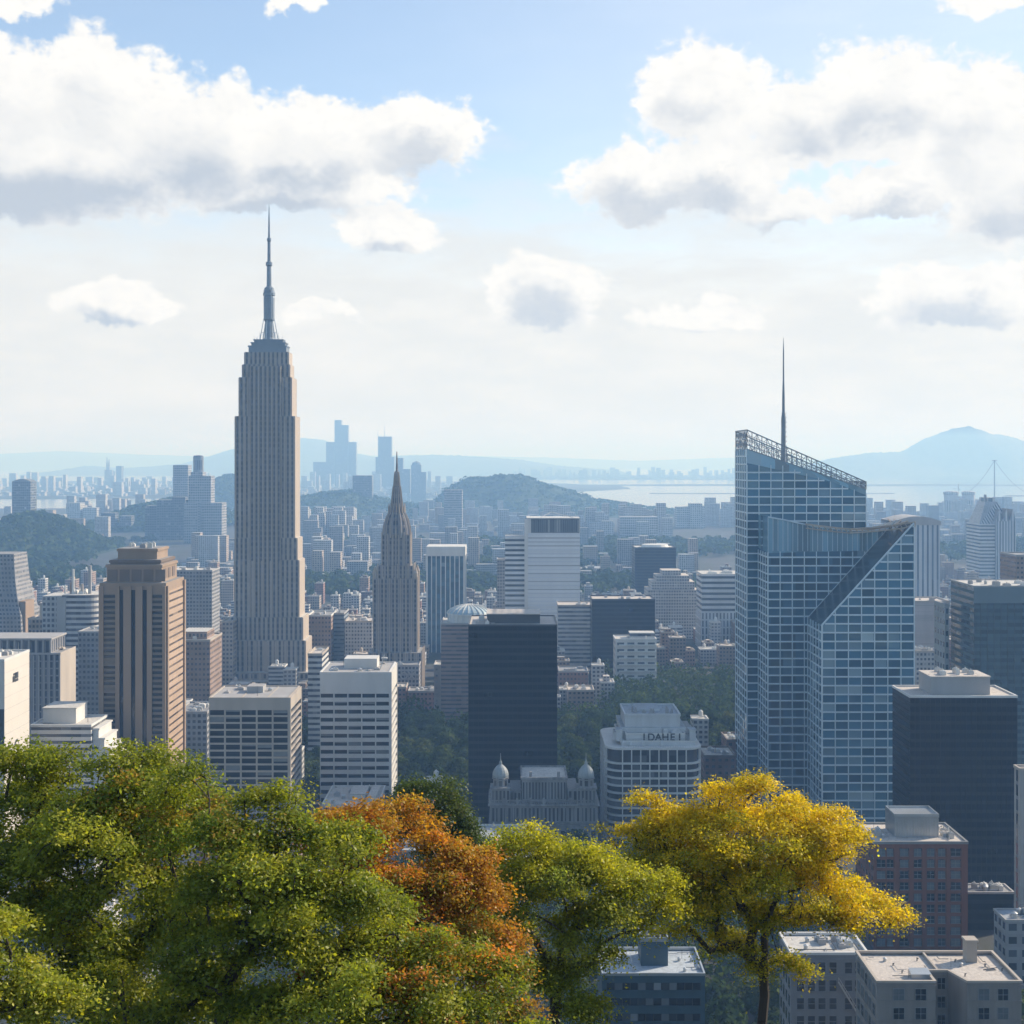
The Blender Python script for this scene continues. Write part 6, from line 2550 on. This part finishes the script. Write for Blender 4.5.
def big_tree(name, label, cat, base, fork, lobes, palettes, n_tips, per_tip, leaf, seed, tipr=.55, trunk_r=.35, extra_in=.25, gain=1.6, sub_r=(.55, 1.0)):
    """lobes: (px, py, distance, rx px, ry px, palette) ellipsoids of foliage."""
    rs_ = np.random.RandomState(seed)
    root = thing(name, label, cat, base)
    LOBES.extend(lobes)
    areas = np.array([l[3] * l[4] * l[2] ** 2 for l in lobes], float)
    areas = areas ** .9
    nn = np.maximum(3, (areas / areas.sum() * n_tips)).astype(int)
    tips, pal, outv = [], [], []
    for l, n in zip(lobes, nn):
        px, py, d, rx, ry, pk = l
        c = np.array([X(px, d), d, Zr(py, d)])
        ax = np.array([rx * d / F, rx * d / F * .8, ry * d / F])
        ms = max(2, int(n / 8))
        for q in range(ms):
            # a bough: a rounded shelf of sprays, thick on its upper side, with gaps to the next one
            u = rs_.normal(size=3)
            u /= np.linalg.norm(u)
            if u[2] < -.25 and rs_.rand() < .7:
                u[2] = -u[2]
            inner = rs_.rand() < extra_in
            rad = rs_.rand() * .7 if inner else rs_.uniform(.74, 1.0)
            bc = c + u * ax * rad
            br = rs_.uniform(*sub_r) * (d / 55.0) ** .5
            for _ in range(8 if not inner else 5):
                v = rs_.normal(size=3)
                v /= np.linalg.norm(v)
                v[2] = abs(v[2]) if rs_.rand() < .8 else v[2]
                tips.append(bc + v * np.array([1, 1, .72]) * br * rs_.uniform(.45, 1.0))
                outv.append(v * .6 + u * .4)
                pal.append(pk)
    tips, outv = np.array(tips), np.array(outv)
    pal = np.array(pal)
    n_t = len(tips)
    # leaf sprays
    P, N, S, T = [], [], [], []
    for k in range(n_t):
        m_ = int(per_tip * rs_.uniform(.5, 1.4))
        o_ = outv[k]
        sp = rs_.normal(size=(m_, 3)) * np.array([1, 1, .42]) * tipr * .72 * rs_.uniform(.6, 1.25)
        sp += o_ * (rs_.rand(m_, 1) - .35) * tipr * .8
        sp[:, 2] -= (sp[:, 0] ** 2 + sp[:, 1] ** 2) * .16 / tipr
        P.append(tips[k] + sp)
        nv = rs_.normal(size=(m_, 3)) * .55 + np.array([0, 0, .75]) + o_ * .35
        N.append(nv)
        S.append(leaf * rs_.uniform(.5, 1.45, size=m_))
        cols = palettes[pal[k]]
        base_c = np.array(cols[rs_.randint(len(cols))])
        mixc = np.array(cols[rs_.randint(len(cols))])
        f = rs_.rand(m_, 1) ** 2
        tc = gain * (base_c * (1 - f) + mixc * f) * rs_.uniform(.84, 1.16, size=(m_, 1)) * rs_.uniform(.8, 1.2)
        T.append(tc)
    P, N, S, T = np.concatenate(P), np.concatenate(N), np.concatenate(S), np.clip(np.concatenate(T), 0, .9)
    leaves_object('crown', P, N, S, T.astype(np.float32), M_leaf, root, base, rs_)
    b0, fk = Vector(base), Vector(fork)
    path = [tuple(b0.lerp(fk, i / 8) + Vector((.12 * math.sin(i * 1.3 + seed), .1 * math.cos(i * 1.7), 0)) * (0 < i < 8)) for i in range(9)]
    g = grow(path, tips, seed, .014, .46, .55, base, trunk_r)
    g.smooth = True
    g.build('trunk', M_bark, root)
    return root


def at(px, py, d):
    return (X(px, d), d, Zr(py, d))


GREEN = [(.085, .10, .010), (.11, .12, .012), (.06, .08, .010), (.14, .14, .014)]
GREENY = [(.15, .16, .018), (.12, .14, .016), (.19, .18, .02)]
GREENR = [(.075, .105, .012), (.10, .125, .014), (.13, .13, .016), (.075, .105, .012), (.10, .125, .014), (.11, .12, .014), (.20, .11, .02)]
ORANGE = [(.25, .115, .014), (.22, .13, .016), (.29, .125, .014), (.17, .125, .016), (.20, .075, .012)]
ORGRN = [(.22, .12, .014), (.12, .12, .014), (.09, .10, .012), (.26, .09, .014)]
DKGRN = [(.035, .055, .014), (.05, .07, .016), (.065, .08, .02)]
YGREEN = [(.22, .21, .012), (.18, .18, .012), (.27, .24, .014), (.13, .14, .012)]
YELLOW = [(.42, .31, .012), (.37, .28, .012), (.48, .35, .015), (.31, .25, .014)]
YELGRN = [(.24, .21, .012), (.18, .18, .012), (.32, .25, .014), (.12, .13, .012)]

GROUND_T = 187.0
big_tree('green_maple', 'tall green tree filling the lower left corner with a rounded leafy crown', 'tree', (X(30, 52), 52, GROUND_T), at(95, 985, 52),
         [(80, 800, 52, 70, 55, 0), (10, 830, 53, 70, 70, 0), (150, 830, 51, 60, 55, 2), (90, 900, 51, 100, 60, 0), (-30, 920, 52, 60, 70, 0), (190, 870, 52, 60, 50, 0), (30, 780, 53, 50, 36, 0), (130, 770, 52, 40, 30, 0), (20, 960, 50, 60, 50, 1), (150, 960, 52, 80, 60, 0), (110, 850, 50, 70, 50, 1), (60, 900, 50, 60, 50, 0), (210, 920, 51, 60, 50, 0), (90, 1000, 51, 70, 50, 0), (170, 1030, 51, 80, 40, 0), (-10, 870, 51, 50, 50, 0), (215, 825, 51, 40, 34, 2)],
         [GREEN, GREENY, GREENR], 1250, 150, .135, 11, .55, .38, .16, gain=2.35)
big_tree('green_maple', 'broad green tree with dark spreading limbs in the lower left foreground', 'tree', (X(185, 46), 46, GROUND_T), at(225, 1010, 46),
         [(235, 850, 47, 75, 48, 2), (300, 880, 46, 85, 55, 0), (270, 950, 45, 110, 60, 0), (360, 930, 46, 80, 50, 0), (400, 985, 45, 85, 50, 3), (455, 985, 45, 60, 50, 3), (330, 1010, 44, 100, 45, 1), (190, 800, 47, 32, 24, 0), (265, 808, 47, 30, 28, 0), (480, 1020, 44, 60, 40, 0), (200, 930, 46, 70, 60, 0), (420, 1030, 44, 80, 40, 1), (130, 1005, 46, 70, 40, 0), (230, 1020, 45, 80, 40, 0), (310, 920, 45, 70, 40, 1), (260, 895, 45, 60, 40, 1), (370, 970, 44, 60, 40, 1)],
         [GREEN, GREENY, GREENR, ORGRN[2:] + GREEN], 1250, 145, .125, 12, .5, .36, .14, gain=2.35)
big_tree('green_maple', 'bright yellow-green leafy bough tree at the very bottom left corner', 'tree', (X(-40, 38), 38, GROUND_T), at(-30, 1040, 38),
         [(10, 930, 38, 40, 34, 0), (30, 985, 38, 45, 34, 0), (-10, 1010, 38, 60, 45, 0), (50, 1005, 37.5, 28, 22, 0), (-40, 950, 38, 45, 50, 1)],
         [GREENY, GREEN], 200, 140, .115, 13, .42, .2, gain=2.1)
big_tree('orange_maple', 'orange and rust autumn tree behind the broad green one', 'tree', (X(410, 60), 60, GROUND_T), at(405, 950, 60),
         [(385, 850, 60, 62, 42, 0), (340, 850, 61, 42, 34, 0), (430, 880, 60, 60, 45, 0), (460, 920, 59, 50, 50, 0), (400, 905, 59, 75, 45, 1), (490, 965, 58, 36, 44, 1), (440, 960, 59, 60, 50, 2), (420, 915, 58.5, 50, 36, 1), (310, 850, 61, 26, 22, 1), (500, 1005, 57, 32, 40, 2), (380, 815, 61, 34, 20, 0)],
         [ORANGE + ORGRN[:1], ORGRN, GREENR + ORGRN[:1]], 720, 150, .14, 14, .55, .28, gain=2.1)
big_tree('dark_green_tree', 'small dark green tree poking up between orange tree and white low building', 'tree', (X(428, 110), 110, 150), at(428, 880, 110),
         [(428, 805, 110, 30, 24, 0), (442, 835, 110, 30, 30, 0), (415, 830, 110, 24, 26, 0), (455, 860, 110, 26, 34, 0), (465, 880, 109, 24, 40, 0)],
         [DKGRN], 460, 110, .2, 15, .75, .3, gain=1.9)
big_tree('yellow_green_tree', 'yellow-green tree with a domed crown below the domed hall', 'tree', (X(552, 66), 66, GROUND_T - 1), at(556, 985, 66),
         [(535, 875, 66, 52, 42, 0), (590, 880, 66, 60, 38, 0), (510, 905, 66, 40, 44, 0), (630, 900, 66, 44, 40, 0), (560, 900, 65, 70, 40, 1), (645, 915, 66, 26, 22, 0), (585, 940, 65, 40, 24, 1), (515, 960, 66, 34, 34, 1), (545, 1010, 65, 50, 40, 1), (572, 1000, 65, 24, 30, 1), (540, 850, 66, 36, 20, 0)],
         [YGREEN, GREENY + GREEN], 760, 140, .14, 16, .6, .27, .12, gain=2.1)
big_tree('yellow_tree', 'golden yellow autumn tree with dark open branches at lower right', 'tree', (X(762, 72), 72, GROUND_T - 3), at(763, 972, 72),
         [(740, 830, 72, 62, 40, 0), (790, 845, 72, 62, 44, 0), (700, 850, 72, 42, 36, 0), (645, 832, 73, 36, 34, 0), (655, 862, 72, 44, 32, 2), (830, 880, 72, 46, 30, 0), (845, 910, 71, 52, 20, 0), (875, 920, 71, 28, 14, 0), (760, 890, 71, 80, 36, 1), (690, 885, 72, 52, 32, 2), (725, 925, 72, 50, 28, 2), (795, 925, 71, 50, 22, 1), (680, 905, 72, 44, 28, 2), (760, 860, 70, 60, 36, 1), (700, 880, 70.5, 44, 30, 1), (820, 850, 71, 40, 30, 0), (722, 796, 72.5, 12, 14, 0), (751, 795, 72.5, 11, 11, 0), (785, 968, 72, 14, 12, 2), (718, 950, 72, 28, 18, 2), (742, 968, 72, 20, 18, 2), (690, 818, 73, 20, 14, 0)],
         [YELLOW + YELGRN[:1], YELLOW + YELGRN + YELGRN, YELGRN], 1250, 118, .14, 17, .55, .26, .12, gain=1.75)


# ---- park trees: a few grown kinds, then copies
def park_proto(seed, R_, Ht, pal):
    rs_ = np.random.RandomState(seed)
    root = bpy.data.objects.new('park_tree', None)
    COL.objects.link(root)
    ORIG[root.name] = Vector((0, 0, 0))
    nl = rs_.randint(6, 9)
    cen = []
    for k in range(nl):
        a = rs_.rand() * 6.28
        r = R_ * .55 * rs_.rand() ** .5
        cen.append((r * math.cos(a), r * math.sin(a), Ht * (.45 + .33 * rs_.rand()) - r * .2, R_ * rs_.uniform(.38, .58)))
    cen.append((0, 0, Ht * .72, R_ * .5))
    P, N, S, T, tips = [], [], [], [], []
    for c in cen:
        n = 210
        u = rs_.normal(size=(n, 3))
        u /= np.linalg.norm(u, axis=1, keepdims=True)
        rad = .78 + .3 * rs_.rand(n) + .14 * np.sin(u[:, 0] * 5 + c[0]) * np.cos(u[:, 2] * 6 + c[1])
        p = np.array(c[:3]) + u * c[3] * np.array([1, 1, .8]) * rad[:, None]
        P.append(p)
        N.append(u + np.array([0, 0, .5]) + rs_.normal(size=(n, 3)) * .5)
        S.append(R_ * .17 * rs_.uniform(.6, 1.3, n))
        bc = np.array(pal[rs_.randint(len(pal))])
        T.append(bc * rs_.uniform(.65, 1.35, (n, 1)))
        tips.extend(p[rs_.choice(n, 3)])
    leaves_object('crown', np.concatenate(P), np.concatenate(N), np.concatenate(S), np.concatenate(T).astype(np.float32), M_leafp, root, (0, 0, 0), rs_, .9)
    g = grow([(0, 0, -1), (0.1, 0, Ht * .15), (0, .1, Ht * .3)], np.array(tips), seed, .07, .5, 2.5, (0, 0, 0), .5)
    g.build('trunk', M_bark, root)
    return root


PKG = [[(.028, .05, .018), (.035, .055, .02)], [(.035, .058, .02), (.05, .07, .022)], [(.055, .08, .022), (.075, .095, .026)], [(.10, .105, .02), (.08, .09, .02)]]
kinds = ['dark green', 'deep green', 'mid green', 'yellowish green']
pp = []
for s_ in range(8):
    pr = park_proto(40 + s_, 9 + (s_ % 3) * 1.5, 17 + (s_ % 4) * 2, PKG[(0, 1, 2, 0, 1, 2, 3, 1)[s_]])
    pp.append([pr, (0, 1, 2, 0, 1, 2, 3, 1)[s_], 0])


def pz(x, y):
    px = px_of(x, y, 8)[0]
    for a, b_, ph in ((0, 200, 'behind the white stepped building'), (200, 300, 'beside the tan concrete slab'), (300, 400, 'between the two concrete office slabs'), (400, 480, 'left of the wide black glass tower'), (480, 610, 'right of the wide black glass tower'),
                      (610, 745, 'behind the white stepped lettered block'), (745, 880, 'beside the grey apartment house'), (880, 1100, 'under the cream tower at right')):
        if px < b_:
            return ph
    return 'at the right edge'


rp = random.Random(21)
cnt_t = 0
cand = []
for (a, b_, c_, d_) in PARK:
    y = c_
    while y < d_:
        x = a
        while x < b_:
            xx, yy = x + rp.uniform(-4, 4), y + rp.uniform(-4, 4)
            x += 15.5
            if in_foot(xx, yy - 7, 7, 14, 1) or (-156 < xx < -124 and 480 < yy < 864) or (190 < xx < 420 and 664 < yy < 698):
                continue
            cand.append((xx, yy))
        y += 14.5
use, masked = [], []
for (x, y) in cand:
    px, py = px_of(x, y, 18)
    behind = any(((px - l[0]) / (l[3] * .95)) ** 2 + ((py - l[1]) / (l[4] * .95)) ** 2 < 1 for l in LOBES)
    if in_frame(px, py) and not hidden(px, py, y) and not behind:
        use.append((x, y))
    else:
        masked.append((x, y))
use.sort(key=lambda p: p[1])
masked += use[300:]
import sys; sys.stderr.write('park trees %d cand %d\n' % (len(use), len(cand)))
for (x, y) in use[:300]:
    light = (y > 1010 and x > 130 and rp.random() < .55)
    pool = [p for p in pp if (p[1] >= 2 if light else p[1] < (3 if rp.random() < .25 else 2))]
    pr = rp.choice(pool)
    if pr[2] == 0:
        o = pr[0]
    else:
        o = copy_tree(pr[0])
    pr[2] += 1
    o.location = (x, y, 0)
    o.rotation_euler = (0, 0, rp.uniform(0, 6.28))
    s_ = rp.uniform(.75, 1.2)
    o.scale = (s_, s_, s_ * rp.uniform(.9, 1.1))
    ph = pz(x, y)
    tag(o, '%s leafy tree in the park trees %s' % (kinds[pr[1]], ph), 'tree', 'park trees ' + ph)
for pr in pp:
    if pr[2] == 0:
        for ch in list(pr[0].children):
            bpy.data.objects.remove(ch)
        bpy.data.objects.remove(pr[0])

# ---- far woods: one mass of leaf clumps between the low houses and the hills
rs_ = np.random.RandomState(3)
P, N, S, T = [], [], [], []
for (x, y) in masked:
    r = rs_.uniform(7, 10)
    n = 60
    u = rs_.normal(size=(n, 3))
    u /= np.linalg.norm(u, axis=1, keepdims=True)
    P.append(np.array([x, y, r * 1.3]) + u * r * rs_.uniform(.7, 1.1, (n, 1)))
    N.append(u + rs_.normal(size=(n, 3)) * .4)
    S.append(np.full(n, r * .32) * rs_.uniform(.7, 1.3, n))
    T.append(np.array(PKG[rs_.randint(3)][0]) * rs_.uniform(.7, 1.4, (n, 1)))
for hn, hd, hv in HILLV:
    if hd > 7000:
        continue
    hv = np.array(hv)
    hv = hv[hv[:, 2] > 3]
    n_ = min(2600, len(hv))
    pick = hv[rs_.choice(len(hv), n_)] + rs_.normal(size=(n_, 3)) * np.array([6, 8, 0])
    for q in pick:
        r = rs_.uniform(6, 12)
        n = 7
        u = rs_.normal(size=(n, 3))
        u[:, 2] = np.abs(u[:, 2])
        u /= np.linalg.norm(u, axis=1, keepdims=True)
        P.append(np.array([q[0], q[1] + hd, q[2]]) + u * r * np.array([1, 1, .8]))
        N.append(u + rs_.normal(size=(n, 3)) * .3)
        S.append(np.full(n, r * .95) * rs_.uniform(.7, 1.3, n))
        T.append(np.array(PKG[rs_.randint(3)][0]) * rs_.uniform(.7, 1.5, (n, 1)))
nw = 0
wz = [(-1200, 1000, 2250, 3600)]
for _ in range(5200):
    y = rs_.uniform(2200, 3700)
    x = rs_.uniform(-.42, .42) * y
    if dens(x, y) < -.25 or in_foot(x, y, 8, 8, 6):
        continue
    r = rs_.uniform(7, 13)
    n = 22
    u = rs_.normal(size=(n, 3))
    u[:, 2] = np.abs(u[:, 2])
    u /= np.linalg.norm(u, axis=1, keepdims=True)
    P.append(np.array([x, y, r * .9]) + u * r * np.array([1, 1, .9]))
    N.append(u + rs_.normal(size=(n, 3)) * .3)
    S.append(np.full(n, r * .75) * rs_.uniform(.7, 1.3, n))
    T.append(np.array(PKG[rs_.randint(3)][0]) * rs_.uniform(.7, 1.4, (n, 1)))
o = leaves_object('woodland', np.concatenate(P), np.concatenate(N), np.concatenate(S), np.concatenate(T).astype(np.float32), M_leafp, None, (0, 0, 0), rs_, .95)
tag(o, 'far bluish woodland lying between the low houses and the hills', 'woodland', kind='stuff')
# thicket on the slope under the viewpoint
P, N, S, T = [], [], [], []
for _ in range(2600):
    y = rs_.uniform(60, 330)
    x = rs_.uniform(-260, 260)
    r_ = math.hypot(x * .75, y)
    z = 188 if r_ < 66 else 188 - (r_ - 66) * .86
    if z < 4:
        continue
    n = 26
    r = rs_.uniform(1.5, 3.5)
    u = rs_.normal(size=(n, 3))
    u[:, 2] = np.abs(u[:, 2])
    u /= np.linalg.norm(u, axis=1, keepdims=True)
    P.append(np.array([x, y, z]) + u * r)
    N.append(u + rs_.normal(size=(n, 3)) * .4)
    S.append(np.full(n, r * .45) * rs_.uniform(.6, 1.3, n))
    T.append(np.array(PKG[rs_.randint(2)][0]) * rs_.uniform(.5, 1.1, (n, 1)))
o = leaves_object('undergrowth', np.concatenate(P), np.concatenate(N), np.concatenate(S), np.concatenate(T).astype(np.float32), M_leafp, None, (0, 0, 0), rs_, .9)
tag(o, 'dark bushes covering the slope under the big trees', 'undergrowth', kind='stuff')
